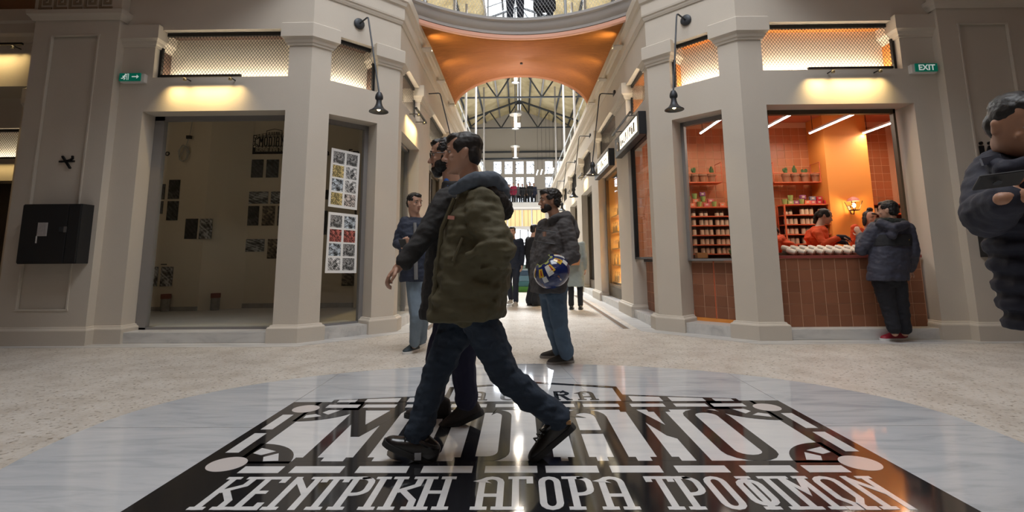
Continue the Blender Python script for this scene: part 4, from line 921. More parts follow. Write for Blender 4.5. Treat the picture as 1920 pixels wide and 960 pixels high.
# fill bulb added out of view to brighten the empty shop walls
fillb = thing('fill_bulb', 'added unseen fill bulb in the empty shop behind the pilaster', 'lamp', (-6.3, 7.5, 3.0)); MB().tube([(-6.3, 7.5, 3.05), (-6.3, 7.5, 3.76)], .006, 5).build('cable', BLACK, fillb); MB().ell((-6.3, 7.5, 3.0), (.03, .03, .045)).build('bulb', emitter('fill_bulb_glow', (1, .85, .66), 1.5), fillb, smooth=True); point('fill_bulb_light', (-6.3, 7.5, 2.93), 3.6, (1, .86, .68), .05, fillb)
for s, nm in ((-1, 'left'), (1, 'right')):
    for k, y in enumerate((8.9, 10.6, 12.3)):  # uplights added to put gold patches on the copper ceiling
        u = thing('added_uplight', f'{ORD[k]} added warm uplight on the {nm} passage cornice under the copper ceiling', 'lamp', (s*1.72, y, 4.9)); MB().box(s*1.65, y-.09, 4.80, s*1.835, y+.09, 4.82).build('body', PLASTER, u)
        l = area('added_uplight_lamp', (s*1.67, y, 4.83), (s*1.2, y+.25, 5.25), .03, .18, 7, (1, .70, .28), math.radians(120)); l.parent = u; l.location -= wloc(u)

# ------------------------------------------------------------------ tiled shop
def tilemat(name, c0, c1, rough=.35):
    m, nt, b = fresh(name); oi = nt.nodes.new('ShaderNodeObjectInfo'); nt.links.new(ramp(nt, oi.outputs['Random'], [(0, c0), (1, c1)]), b.inputs['Base Color']); b.inputs['Roughness'].default_value = rough; return m
TILE_F = tilemat('brown_terracotta_tile', (.225, .088, .045), (.295, .118, .062), .45)
TILE_B = tilemat('orange_terracotta_tile', (.50, .17, .065), (.60, .215, .085), .4)
GROUT = mat('pale_grout', (.62, .36, .24), .85)
def tilemesh(w, h, t, mt):
    mb = MB(); mb.box(-w/2, -t, -h/2, w/2, 0, h/2); me = mb.build('tile', mt, None, bevel=.0025); d = me.data; bpy.data.objects.remove(me); return d
PT = .1545; PB_ = .150
TM_F = tilemesh(PT-.006, .147, .004, TILE_F); TM_B = tilemesh(.1425, .1425, .004, TILE_B)
def tiles(parent, fr, s0, n, k, z0, rows, data, pw, ph, keep=lambda i, j: True, merge=None):
    ang = math.atan2(fr.d.y, fr.d.x)
    for j in range(rows):
        for i in range(n):
            if keep(i, j): shape('tile', data, None, parent, fr(s0+pw*(i+.5), k, z0+ph*(j+.5)), (0, 0, ang))
CFY = 6.665
ct = thing('serving_counter', 'tall serving counter faced with brown terracotta tiles under a red slab', 'counter', (4.1, CFY+.3, ZS))
MB().box(3.16, CFY, ZS, 5.02, CFY+.5, .985).build('body', GROUT, ct)
MB().box(3.15, CFY-.02, .985, 5.03, CFY+.55, 1.022).build('red_slab', mat('dark_red_slab', (.27, .06, .05), .45), ct, bevel=.004)
CF = Fr((3.16, CFY), (1, 0)); tiles(ct, CF, .0, 12, -.0005, ZS+.01, 6-1+0, TM_F, PT, .1505) if False else None
TM_F2 = tilemesh(PT-.008, .1345, .004, TILE_F); tiles(ct, CF, .0, 12, -.0005, ZS+.004, 6, TM_F2, PT, .1415)
# half door and low wall on the cut corner, low wall on the passage side
hd = thing('tiled_half_door', 'brown tiled half door with orange skirting on the cut corner of the shop', 'half door', FRRC(-.64, .4, ZS))
mb = MB(); FRRC.box(mb, -.99, -.285, .34, .40, ZS+.05, .955); mb.build('body', GROUT, hd)
mb = MB(); FRRC.box(mb, -.99, -.285, .33, .41, ZS, ZS+.05); mb.build('skirting', ORANGE, hd)
TM_C = tilemesh(.1465, .143, .004, TILE_F); tiles(hd, FRRC, -.99, 2, .3395, .182, 5, TM_C, .154, .1505); tiles(hd, FRRC, -.665, 2, .3395, .182, 5, TM_C, .154, .1505)
TM_C2 = tilemesh(.061, .143, .004, TILE_F); tiles(hd, FRRC, -.355, 1, .3395, .182, 5, TM_C2, .068, .1505)
mb = MB(); FRRC.box(mb, -.678, -.668, .325, .345, .18, .955); o = mb.build('door_edge', REDSTEEL, hd)
mb = MB(); FRRC.box(mb, -1.0, -.52, .29, .60, .955, .99); mb.build('worktop', BLACK, hd, bevel=.003)
mb = MB(); FRRC.box(mb, -.52, -.28, .31, .60, .955, .98); mb.build('red_worktop', REDSTEEL, hd, bevel=.003)
lw = thing('tiled_low_wall', 'brown tiled low wall with black ledge facing the passage', 'low wall', FRRP(-8.35, .3, .1))
mb = MB(); FRRP.box(mb, -9.04, -7.67, .24, .30, .10, .94); mb.build('body', GROUT, lw)
TM_P = tilemesh(.188, .159, .004, TILE_F); tiles(lw, FRRP, -9.04, 7, .2395, .105, 5, TM_P, .1955, .1665)
mb = MB(); FRRP.box(mb, -9.04, -7.67, .20, .42, .94, .985); mb.build('ledge', BLACK, lw, bevel=.003)
MB().box(1.95, 9.028, .99, 2.0, 9.046, 2.90).build('orange_jamb', ORANGE, lw); MB().box(2.0, 9.034, .99, 2.14, 9.046, 2.90).build('lining', GROUT, lw)
TM_J = tilemesh(.13, .1425, .004, TILE_B); tiles(lw, Fr((2.002, 9.034), (1, 0)), 0, 1, -.0005, 1.0, 12, TM_J, .136, PB_) 
# wall tiles on the back wall: those in view as pieces, the rest joined
BW = Fr((2.42, 9.62), (1, 0)); PB = .150
bw = next(o for o in bpy.data.objects if o.name.startswith('wall_back') and o.data.materials and o.data.materials[0].name == 'tile_grout')
ncol, nrow = 30, 22
def vis(i, j):
    x = 2.42+PB*(i+.5); z = ZS+.02+PB*(j+.5)
    return z > 1.75 and ((x < 3.75) or (4.3 < x < 5.42) or x > 6.22)
tiles(bw, BW, 0, ncol, -.0005, ZS+.02, nrow, TM_B, PB, PB, lambda i, j: vis(i, j) and not 5.40 < 2.42+PB*(i+.5) < 6.21)
mb = MB()
for j in range(nrow):
    for i in range(ncol):
        if not vis(i, j) and not 5.40 < 2.42+PB*(i+.5) < 6.21:
            x, z = 2.42+PB*i, ZS+.02+PB*j; mb.box(x+.003, 9.612, z+.003, x+.147, 9.62, z+.147)
stuff(mb.build('tile_field', TILE_B, bw))
rw = next(o for o in bpy.data.objects if o.name.startswith('wall_right') and o.data.materials and o.data.materials[0].name == 'tile_grout')
mb = MB()
for j in range(22):
    for i in range(17):
        y, z = 6.95+.1545*i, ZS+.02+PB*j; mb.box(7.004, y+.003, z+.003, 7.013, y+.151, z+.147)
stuff(mb.build('tile_field', TILE_B, rw))
TW = next(o for o in bpy.data.objects if o.name.startswith('wall_left') and o.data.materials and o.data.materials[0].name == 'tile_grout')
TM_N = tilemesh(.126, .1425, .004, TILE_B); tiles(TW, Fr((2.10, 9.20), (1, 0)), 0, 3, -.0005, ZS+.02, 22, TM_N, .1333, PB)
# light tubes under the ceiling
for k, (p, q) in enumerate((((1313, 250), (1348, 226)), ((1437, 240), (1490, 210)), ((1521, 250), (1606, 210)), ((1620, 250), (1671, 230)))):
    a, b2 = flr(*p, 3.2), flr(*q, 3.2); x = (a.x+b2.x)/2
    g = thing('tube_light', f'{ORD[k]} white light tube from the left under the shop ceiling', 'lamp', (x, (a.y+b2.y)/2, 3.2), 'light tubes in the tiled shop')
    y0, y1 = b2.y, a.y
    if k == 0: y0 -= .25
    if k == 3: y0 -= .3
    MB().box(x-.02, y0, 3.205, x+.02, y1, 3.235).build('holder', WHITE, g); MB().tube([(x, y0+.01, 3.2), (x, y1-.01, 3.2)], .017, 8).build('tube', TUBE, g)
    for yy in (y0+.1, y1-.1): MB().tube([(x, yy, 3.235), (x, yy, 3.56)], .005, 5).build('wire', BLACK, g)
    l = area('tube_light_lamp', (x, (y0+y1)/2, 3.175), (x, (y0+y1)/2, 0), .04, y1-y0, 13, (1, .86, .72)); l.parent = g; l.location -= wloc(g)
# hanging plant shelves with potted cacti
POT = mat('terracotta_pot', (.36, .17, .09), .8); CACTUS = mat('cactus_green', (.06, .12, .03), .7, noise_s=30, noise_a=.4); SOIL = mat('dark_soil', (.03, .02, .015), .9)
def plantrack(x0, x1, z, y, lab, par):
    g = thing('plant_shelf', lab, 'shelf', ((x0+x1)/2, y, z), 'red steel plant shelves')
    MB().box(x0, y-.16, z-.018, x1, y+.14, z).build('board', REDSTEEL, g)
    for zz in (.16,): MB().tube([(x0, y-.15, z+zz), (x1, y-.15, z+zz)], .008, 6).build('front_rail', REDSTEEL, g)
    for x in (x0, x1): MB().tube([(x, y-.15, z), (x, y-.15, z+.36), (x, y+.14, z+.36), (x, y+.14, z)], .008, 6).build('side_bracket', REDSTEEL, g); MB().tube([(x, y+.12, z+.14), (x, y+.15, z+.14)], .02, 6).build('wall_fixing', REDSTEEL, g)
    return g
def cactus(p, lab, kind, sc):
    g = thing('potted_cactus', lab, 'plant', p, 'potted cacti on the plant shelves')
    MB().lathe([(.052, 0), (.070, .125), (.078, .125), (.078, .165), (.068, .165), (.066, .15)], p, 16).build('pot', POT, g, smooth=True); MB().lathe([(.068, .148), (.01, .153)], p, 12).build('soil', SOIL, g)
    mb = MB(); b2 = Vector(p)+Vector((0, 0, .15))
    if kind == 0: mb.ell(b2+Vector((0, 0, .08*sc)), (.026, .026, .10*sc)); mb.ell(b2+Vector((.03, 0, .07*sc)), (.014, .014, .05*sc)); mb.ell(b2+Vector((-.028, 0, .09*sc)), (.014, .014, .045*sc))
    elif kind == 1: mb.ell(b2+Vector((0, 0, .035)), (.05, .05, .05*sc)); mb.ell(b2+Vector((.03, -.01, .075)), (.03, .012, .035)); mb.ell(b2+Vector((-.03, 0, .07)), (.028, .012, .035))
    elif kind == 2: mb.ell(b2+Vector((0, 0, .04)), (.034, .034, .05)); mb.ell(b2+Vector((.012, 0, .10)), (.03, .014, .04)); mb.ell(b2+Vector((-.03, 0, .09)), (.024, .012, .035))
    else: mb.ell(b2+Vector((0, 0, .015)), (.05, .05, .03))
    mb.build('cactus', CACTUS, g, smooth=True)
plantrack(2.80, 3.62, 2.37, 9.42, 'red steel plant shelf in the cut corner of the tiled shop', None)
plantrack(4.56, 5.40, 2.355, 9.42, 'red steel plant shelf left of the orange pillar', None)
for k, px in enumerate((1287, 1301, 1317, 1334)):
    p = at(px, 340, 9.42); cactus((p.x, 9.40, 2.37), f'{ORD[k]} potted cactus from the left on the cut corner plant shelf', (0, 2, 3, 0)[k], (1.1, 1, 1, .9)[k])
for k, px in enumerate((1473, 1490, 1508, 1528)):
    p = at(px, 340, 9.42); cactus((p.x, 9.40, 2.355), f'{ORD[k]} potted cactus from the left on the plant shelf by the pillar', (2, 0, 1, 3)[k], (1, 1, 1, 1)[k])
# jar racks
CREAM = mat('cream_label', (.62, .50, .36), .5); JARLID = mat('dark_jar_lid', (.06, .03, .02), .4); JARBODY = mat('amber_jar', (.22, .10, .04), .25)
def protojar(h, r, lidh):
    g = bpy.data.objects.new('jar', None)
    a = MB().lathe([(r*.9, 0), (r, .004), (r, h-.01), (r*.9, h)], (0, 0, 0), 12).build('label', CREAM, None, smooth=True, local=True)
    b2 = MB().lathe([(r*.86, h), (r*.9, h+.003), (r*.9, h+lidh), (r*.84, h+lidh+.002)], (0, 0, 0), 12).build('lid', JARLID, None, smooth=True, local=True)
    c = MB().lathe([(r*.8, h-.006), (r*.8, h+.004)], (0, 0, 0), 12).build('neck', JARBODY, None, local=True)
    d = (a.data, b2.data, c.data)
    for o in (a, b2, c): bpy.data.objects.remove(o)
    return d
JT = protojar(.095, .037, .022); JS = protojar(.055, .036, .03)
def jar(p, data, lab, group):
    g = thing('jar', lab, 'jar', p, group)
    for nm, me in zip(('label', 'lid', 'neck'), data): shape(nm, me, None, g, p)
    return g
def rack(x0, x1, y, zs, ztop, lab):
    g = thing('jar_rack', lab, 'rack', ((x0+x1)/2, y, .8), 'red steel jar racks')
    for x in (x0, x1):
        for yy in (y-.13, y+.13): MB().box(x-.012, yy-.012, ZS, x+.012, yy+.012, ztop).build('upright', REDSTEEL, g)
    for z in zs+[ztop]: MB().box(x0, y-.14, z-.012, x1, y+.14, z+.006).build('shelf', REDSTEEL, g)
    MB().box(x0, y+.13, ZS, x1, y+.14, ztop).build('shade_sheet', mat('dark_shop_shadow', (.10, .035, .02), .7), g)  # dark sheet stands in for the shade behind the jars
    return g
zA = [1.068, 1.23, 1.40, 1.572, 1.738]
rack(2.86, 4.50, 9.35, zA, 1.905, 'red steel rack of cream jars seen through the cut corner')
xs = []
for a in (2.905, 3.205, 3.49, 3.79, 4.09): xs += [a, a+.082, a+.164]
for j, z in enumerate(zA):
    for i, x in enumerate(xs):
        small_ = (j == 4)
        if small_ and i % 3 == 2 and i > 2: continue
        jar((x, 9.29, z+.006), JS if small_ else JT, f'cream jar, {ORD[i]} from left on the {["lowest", "second", "middle", "fourth", "top"][j]} shelf, cut corner rack', 'cream jars on the cut corner rack')
zB = [1.06, 1.23, 1.40, 1.575, 1.745]
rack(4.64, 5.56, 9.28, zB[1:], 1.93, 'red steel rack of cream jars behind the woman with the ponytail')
for j, z in enumerate(zB[1:]):
    for i, x in enumerate((4.69, 4.77, 4.85, 4.98, 5.06, 5.14, 5.30, 5.38, 5.46)):
        if j == 3 and i == 2: continue
        jar((x, 9.22, z+.006), JS if (j == 3 and i < 2) else JT, f'cream jar, {ORD[i]} from left on the {["lowest", "second", "third", "top"][j]} shelf behind the ponytail', 'cream jars on the rack by the pillar')
rack(6.25, 6.95, 9.35, [1.58, 1.76], 1.93, 'red steel rack right of the orange pillar')
for i, x in enumerate((6.32, 6.42, 6.60, 6.70, 6.80)): jar((x, 9.28, 1.766), JT, f'cream labelled jar, {ORD[i]} from the left on the rack right of the pillar', 'cream jars right of the pillar')
# piles of coloured cups, packets and boxes on top of the racks
CUPC = [mat('green_cup', (.30, .40, .12), .4), mat('pink_packet', (.62, .12, .14), .4), mat('purple_packet', (.25, .07, .18), .4), mat('orange_packet', (.72, .20, .10), .4), mat('red_box', (.55, .03, .05), .4), mat('grey_blue_packet', (.22, .22, .30), .4)]
def cup(p, mi, lab):
    g = MB().lathe([(.034, 0), (.046, .09), (.048, .09), (.048, .096), (.042, .09), (.03, .01)], p, 12).build('paper_cup', CUPC[mi], None, smooth=True)
    return tag(g, lab, 'cup', 'paper cups on the jar racks')
def packet(p, mi, lab, sz=(.1, .05, .07), rz=0):
    mb = MB(); mb.obox(Vector(p)+Vector((0, 0, sz[2]/2)), (Vector((math.cos(rz), math.sin(rz), 0)), Vector((-math.sin(rz), math.cos(rz), 0)), (0, 0, 1)), (sz[0]/2, sz[1]/2, sz[2]/2))
    g = mb.build('packet', CUPC[mi], None, bevel=.006); h = MB(); h.obox(Vector(p)+Vector((0, -sz[1]/2-.001, sz[2]*.55)), ((1, 0, 0), (0, 1, 0), (0, 0, 1)), (sz[0]*.22, .001, sz[2]*.2))
    h.v = [tuple(Vector(v)) for v in h.v]; h.build('packet_label', CREAM, g, local=True)
    return tag(g, lab, 'packet', 'packets on the jar racks')
nA = [(2.93, 0, 0, 0), (3.06, 0, 3, 1), (3.19, 0, 0, 0), (3.32, 0, 1, 1), (3.46, 0, 0, 0), (3.60, 0, 3, 1), (3.74, 0, 0, 0), (3.0, .098, 0, 0), (3.13, .075, 3, 1), (3.27, .098, 0, 0), (3.40, .075, 1, 1), (3.12, .15, 0, 0), (3.26, .20, 2, 1)]
lowN = {0: 0, .098: 1, .075: 1}
cnt = {}
for x, dz, mi, kd in nA:
    lev = 'bottom' if dz == 0 else ('middle' if dz < .14 else 'top'); k_ = cnt.get((lev, kd), 0); cnt[(lev, kd)] = k_+1
    f_ = cup if kd == 0 else packet; nm = 'pale green cup' if kd == 0 else 'orange red packet'
    f_((x, 9.30+(.0 if dz == 0 else .02), 1.913+dz), mi, f'{nm}, {ORD[k_]} from left, {lev} row on the cut corner rack')
nB = [(4.70, 0, 0, 0), (4.80, .0, 0, 1), (4.90, 0, 2, 1), (5.0, 0, 0, 0), (5.10, 0, 3, 1), (5.2, 0, 1, 1), (5.31, 0, 4, 1), (5.45, 0, 4, 1), (4.81, .07, 0, 0), (5.03, .096, 2, 1), (5.2, .07, 5, 1), (5.32, .07, 4, 1)]
cn = {'green': 0, 'x': 0}
for x, dz, mi, kd in nB:
    f_ = cup if kd == 0 else packet; key = 'green' if kd == 0 else 'x'; k_ = cn[key]; cn[key] += 1
    f_((x, 9.24, 1.938+dz), mi, f'{"pale green paper cup" if kd == 0 else "coloured packet"}, {ORD[k_]} of those on the rack by the orange pillar')
# wall lantern on the pillar
p = at(1600, 384, 8.98); g = thing('wall_lantern', 'lit wall lantern with pink top on the orange pillar', 'lamp', (p.x, 9.1, p.z))
L = Vector((p.x, 8.97, p.z)); mb = MB(); R = [[L+Vector((sx*r, sy*r, z)) for sx, sy in ((-1, -1), (1, -1), (1, 1), (-1, 1))] for r, z in ((.055, -.09), (.095, .06))]
mb.rings(R); mb.build('lantern_glass', LAMPGLASS, g)
for i in range(4): MB().tube([R[0][i], R[1][i]], .006, 5).build('edge_bar', BLACK, g)
MB().lathe([(.10, .06), (.105, .065), (.09, .09), (.07, .115), (.02, .14)], L, 14).build('roof', mat('pink_lantern_top', (.62, .22, .18), .5), g, smooth=True)
MB().box(L.x-.06, L.y-.06, L.z-.10, L.x+.06, L.y+.06, L.z-.088).build('floor_plate', BLACK, g); MB().tube([L+Vector((0, 0, -.09)), L+Vector((0, .02, -.16)), L+Vector((0, .09, -.15)), L+Vector((0, .13, -.03))], .009, 6).build('arm', BLACK, g); MB().lathe([(.035, 0), (.03, .02)], (L.x, 9.1, L.z-.03), 10, (0, -1, 0)).build('wall_rose', BLACK, g)
MB().ell(L+Vector((0, 0, -.01)), (.03, .03, .042)).build('bulb', BULB, g, smooth=True)
point('wall_lantern_light', L+Vector((0, -.02, -.01)), 16, (1, .62, .25), .04, g)
# cream capped jars lying in two rows on the counter, small dark pots behind
BODYW = mat('cream_glazed_jar', (.60, .53, .45), .35); BODYBR = mat('brown_jar_end', (.20, .10, .06), .5)
def lying(p, lab, grp):
    g = thing('lying_jar', lab, 'jar', p, grp); ax = Vector((.62, -.62, -.30)).normalized(); c = Vector(p)+Vector((-.035, .035, .062))
    MB().lathe([(.010, -.03), (.028, -.024), (.036, .0), (.037, .07), (.033, .085)], c, 14, ax).build('body', BODYW, g, smooth=True)
    MB().lathe([(.033, .085), (.032, .102), (.02, .106)], c, 14, ax).build('end_cap', BODYBR, g, smooth=True)
for r_, (y, z, nm) in enumerate(((6.74, 1.022, 'front'), (6.87, 1.062, 'rear'))):
    for k in range(11 if r_ == 0 else 11):
        lying((3.46+.117*k+(.0 if r_ else 0), y, z), f'cream glazed jar lying tilted, {ORD[k]} from the left in the {nm} row on the counter', 'jars lying on the counter')
MB_ = MB().box(3.35, 6.81, 1.022, 4.95, 6.93, 1.062).build('riser_board', DARKWOOD); tag(MB_, 'low dark board under the rear row of cream jars', 'board')
for k in range(11):
    p = (3.50+.117*k, 7.0, 1.022); g = thing('small_pot', f'small dark pot with red spout, {ORD[k]} from the left behind the cream jars', 'pot', p, 'small dark pots behind the jars')
    MB().lathe([(.04, 0), (.045, .05), (.038, .085)], p, 12).build('pot', mat('grey_green_pot', (.10, .105, .09), .5), g, smooth=True); MB().lathe([(.014, .085), (.012, .12), (.02, .125)], (p[0]-.01, p[1], p[2]), 8).build('spout', REDSTEEL, g, smooth=True)
# things on the back worktop seen through the corner
bx = MB().box(3.0, 9.0, 1.0, 3.18, 9.12, 1.09).build('card_box', mat('tan_card', (.45, .24, .09), .7)); tag(bx, 'tan card box on the dark worktop below the cut corner rack', 'box')
wt = thing('back_worktop', 'dark worktop in front of the cut corner rack', 'worktop', (3.6, 9.0, ZS)); MB().box(2.86, 8.85, .955, 4.5, 9.19, .998).build('top', BLACK, wt); MB().box(2.9, 8.9, ZS, 4.46, 9.17, .955).build('cupboard', mat('dark_red_panel', (.16, .05, .03), .6), wt)
pl_ = thing('herb_plant', 'small green plant at the right end of the dark worktop', 'plant', (3.62, 9.0, 1.0)); MB().lathe([(.04, 0), (.05, .05)], (3.62, 9.0, 1.0), 10).build('pot', CREAM, pl_)
for i in range(9): t = i*.7; MB().ell((3.62+.05*math.cos(t), 9.0+.04*math.sin(t), 1.07+.012*i % .05), (.03, .012, .022)).build('leaf', CACTUS, pl_, smooth=True)

# ------------------------------------------------------------------ lit display window of the second passage shop and lit signs
y0, y1 = OPY[1]
GOLD = mat('gold_back_panel', (.62, .40, .15), .5); BRONZE = mat('bronze_frame', (.17, .12, .07), .4, .4)
dw = thing('display_window', 'tall bronze display window with gold lit shelves in the passage', 'display window', FRRP(-(y0+y1)/2, .2, .1))
mb = MB()
for a, b2 in ((-y1+.005, -y1+.1), (-y0-.1, -y0-.005)): FRRP.box(mb, a, b2, .17, .24, .10, ZT-.005)
FRRP.box(mb, -y1, -y0, .17, .24, ZT-.08, ZT-.005); mb.build('frame', BRONZE, dw)
mb = MB(); FRRP.box(mb, -y1+.1, -y0-.1, .18, .23, .10, .42); mb.build('kick_panel', BRONZE, dw)
mb = MB(); FRRP.box(mb, -y1+.2, -y0-.2, .172, .18, .17, .36); mb.build('panel_moulding', DARKWOOD, dw)
mb = MB(); FRRP.box(mb, -y1+.1, -y0-.1, .2, .21, .42, ZT-.08); mb.build('pane', PASSGLASS, dw)
mb = MB(); FRRP.box(mb, -y1-.1, -y0+.1, .72, .75, .10, ZT); mb.build('back_panel', GOLD, dw)
for s_ in (-y1-.02, -y0+.0): mb = MB(); FRRP.box(mb, s_, s_+.02, .262, .72, .10, ZT); mb.build('side_panel', GOLD, dw)
for j, z in enumerate((.46, .86, 1.24, 1.62, 2.0)):
    mb = MB(); FRRP.box(mb, -y1+.02, -y0-.02, .28, .72, z-.02, z); mb.build('shelf', GOLD, dw)
    l = area('shelf_light', FRRP(-(y0+y1)/2, .55, z+.355), FRRP(-(y0+y1)/2, .62, z), 2.2, .03, 16, (1, .72, .34)); l.rotation_euler = look(FRRP(-(y0+y1)/2, .55, z+.355), FRRP(-(y0+y1)/2, .62, z), FRRP.d); l.parent = dw; l.location -= wloc(dw)
    for i in range(9):
        p = FRRP(-y1+.12+i*.20, .335, z); k_ = random.choice((0, 1))
        o = MB().lathe([(.03, 0), (.032, .01), (.032, .13), (.012, .17), (.012, .23), (.015, .235)] if k_ else [(.02, 0), (.006, .01), (.006, .09), (.035, .13), (.038, .19), (.035, .19)], p, 12).build('glass_bottle' if k_ else 'stem_glass', LAMPGLASS if not k_ else mat('amber_bottle_glass', (.55, .38, .16), .12, .3), None, smooth=True)
        tag(o, f'{"amber bottle" if k_ else "clear stem glass"}, {ORD[i]} from the far end, {["lowest", "second", "third", "fourth", "top"][j]} shelf, display window', 'bottle' if k_ else 'glass', 'glassware in the display window')
def sign(a, b2, lab, mirror=False):
    g = thing('light_sign', lab, 'sign', FRRP((a+b2)/2, 0, 2.9), 'lit box signs of the passage shops')
    mb = MB(); FRRP.box(mb, a, b2, -.12, -.002, 2.88, 3.24); mb.build('casing', BLACK, g, bevel=.004)
    L_ = b2-a; s0, s1 = a+L_*.26, b2-L_*.06
    mb = MB(); FRRP.box(mb, s0, s1, -.126, -.118, 2.95, 3.19); mb.build('lit_face', SIGNLIT, g)
    mb = MB(); x = s0+.06
    while x < s1-.1:
        w2 = random.choice((.05, .09, .07)); FRRP.box(mb, x, x+.03, -.130, -.125, 2.985, 3.14)
        if w2 > .06: FRRP.box(mb, x, x+w2, -.130, -.125, random.choice((2.985, 3.06, 3.115)), random.choice((3.01, 3.085, 3.14)))
        x += w2+.055
    stuff(mb.build('faded_letters', DARKWOOD, g))
    c = FRRP(a+L_*.14, -.125, 3.05); mb = MB(); mb.lathe([(.085, -.004), (.085, .004)], c, 20, FRRP.n); mb.build('round_mark', mat('tan_sign_mark', (.55, .42, .28), .5), g)
    mb = MB(); mb.lathe([(.05, .004), (.05, .008)], c, 16, FRRP.n); mb.build('round_mark_centre', BLACK, g)
sign(-9.60, -7.64, 'black box sign with lit face on the corner of the passage'); sign(-12.3, -10.3, 'second black box sign with lit face, over the gold display window')
# far stall at the end of the passage
st_ = thing('market_stall', 'small stall of coloured packs far down the passage', 'stall', (.0, 16.2, 0)); MB().box(-.35, 16.1, 0, .35, 16.6, .16).build('green_base', mat('bright_green_cloth', (.10, .32, .06), .7), st_)
for i, c in enumerate(((.05, .18, .22), (.12, .25, .35), (.04, .09, .16), (.2, .3, .3))): MB().box(-.30, 16.15, .16+i*.17, .30, 16.5, .32+i*.17).build('pack', mat(f'stall_pack_tone_{"abcd"[i]}', c, .5), st_)

# ------------------------------------------------------------------ people
def cloth(name, col, rough=.85, bump=.25, bs=25, na=.12):
    return mat(name, col, rough, noise_s=9, noise_a=na, bump=bump, bump_s=bs)
SKIN = mat('light_skin', (.52, .30, .21), .5, noise_s=14, noise_a=.07); SKIN2 = mat('tan_skin', (.40, .21, .13), .5, noise_s=14, noise_a=.07)
HAIRD = mat('dark_brown_hair', (.014, .010, .008), .55, bump=.15, bump_s=60); HAIRB = mat('black_hair', (.009, .008, .008), .5, bump=.15, bump_s=60)
EYEW = mat('eye_white', (.42, .38, .35), .35); EYED = mat('dark_iris', (.02, .012, .008), .2); LIP = mat('lip_skin', (.38, .16, .12), .5); BROW = mat('eyebrow_hair', (.02, .014, .01), .8)
def skinned(mb, name, mt, parent, vox, sm=4, wr=None):
    """weld overlapping closed shapes into one continuous surface; wr=(amount, frequency, stretch) adds soft cloth folds"""
    o = mb.build('weld', None); m_ = o.modifiers.new('r', 'REMESH'); m_.mode = 'VOXEL'; m_.voxel_size = vox
    if sm: s_ = o.modifiers.new('s', 'SMOOTH'); s_.factor = .5; s_.iterations = sm
    dg = bpy.context.evaluated_depsgraph_get(); me = bpy.data.meshes.new_from_object(o.evaluated_get(dg)); old = o.data; bpy.data.objects.remove(o); bpy.data.meshes.remove(old)
    n = len(me.vertices); off = wloc(parent) if parent else Vector((0, 0, 0))
    if wr:
        a, f, st = wr; nr = [v.normal.copy() for v in me.vertices]
        for v, nn in zip(me.vertices, nr):
            c = v.co; d = noise.noise(Vector((c.x*f, c.y*f, c.z*f*st)))+.5*noise.noise(Vector((c.x*f*2.1+7, c.y*f*2.1, c.z*f*st*2.3)))
            v.co = c+nn*(a*d)
    if off.length: me.transform(Matrix.Translation(-off))
    me.polygons.foreach_set('use_smooth', [True]*len(me.polygons)); me.materials.clear(); me.materials.append(mt); me.name = name
    q = bpy.data.objects.new(name, me); COL.objects.link(q); q.parent = parent; return q
def limb(mb, pts, rs, n=12):
    P, Rr = [], []
    pts = [Vector(p) for p in pts]
    for i in range(len(pts)-1):
        for t in (0, .33, .66): P.append(pts[i].lerp(pts[i+1], t)); Rr.append(rs[i]+(rs[i+1]-rs[i])*t)
    P.append(pts[-1]); Rr.append(rs[-1]); mb.tube(P, Rr, n)
    for p, r in zip(pts, rs): mb.ell(p, (r, r, r), n=10, m=7)
def trunk(mb, secs, n=18, e=.85):
    """secs: (centre, side vector, front vector, half width, half depth front, half depth back)"""
    R = []
    for c, sx, fy, hw, hf, hb in secs:
        r = []
        for j in range(n):
            t = 2*PI*j/n; a, b2 = math.sin(t), math.cos(t); sa, sb = math.copysign(abs(a)**e, a), math.copysign(abs(b2)**e, b2)
            r.append(Vector(c)+Vector(sx)*(hw*sa)+Vector(fy)*((hf if b2 > 0 else hb)*sb))
        R.append(r)
    mb.rings(R)
class HeadF:
    def __init__(h, c, f, u=(0, 0, 1), sc=1.0):
        h.c = Vector(c); h.f = Vector(f).normalized(); u = Vector(u); h.u = (u-h.f*u.dot(h.f)).normalized(); h.s = h.f.cross(h.u); h.k = sc
    def __call__(h, x, y, z): return h.c+(h.s*x+h.f*y+h.u*z)*h.k
    def ax(h): return (h.s, h.f, h.u)
SK = [(-.113, .066, .02, .020), (-.106, .082, .0, .034), (-.094, .089, .025, .046), (-.078, .088, .05, .054), (-.06, .088, .062, .060), (-.035, .087, .074, .066), (-.01, .086, .085, .070), (.015, .086, .092, .073), (.032, .092, .095, .0745), (.055, .092, .096, .075), (.078, .082, .09, .070), (.098, .060, .07, .055), (.112, .03, .04, .03)]
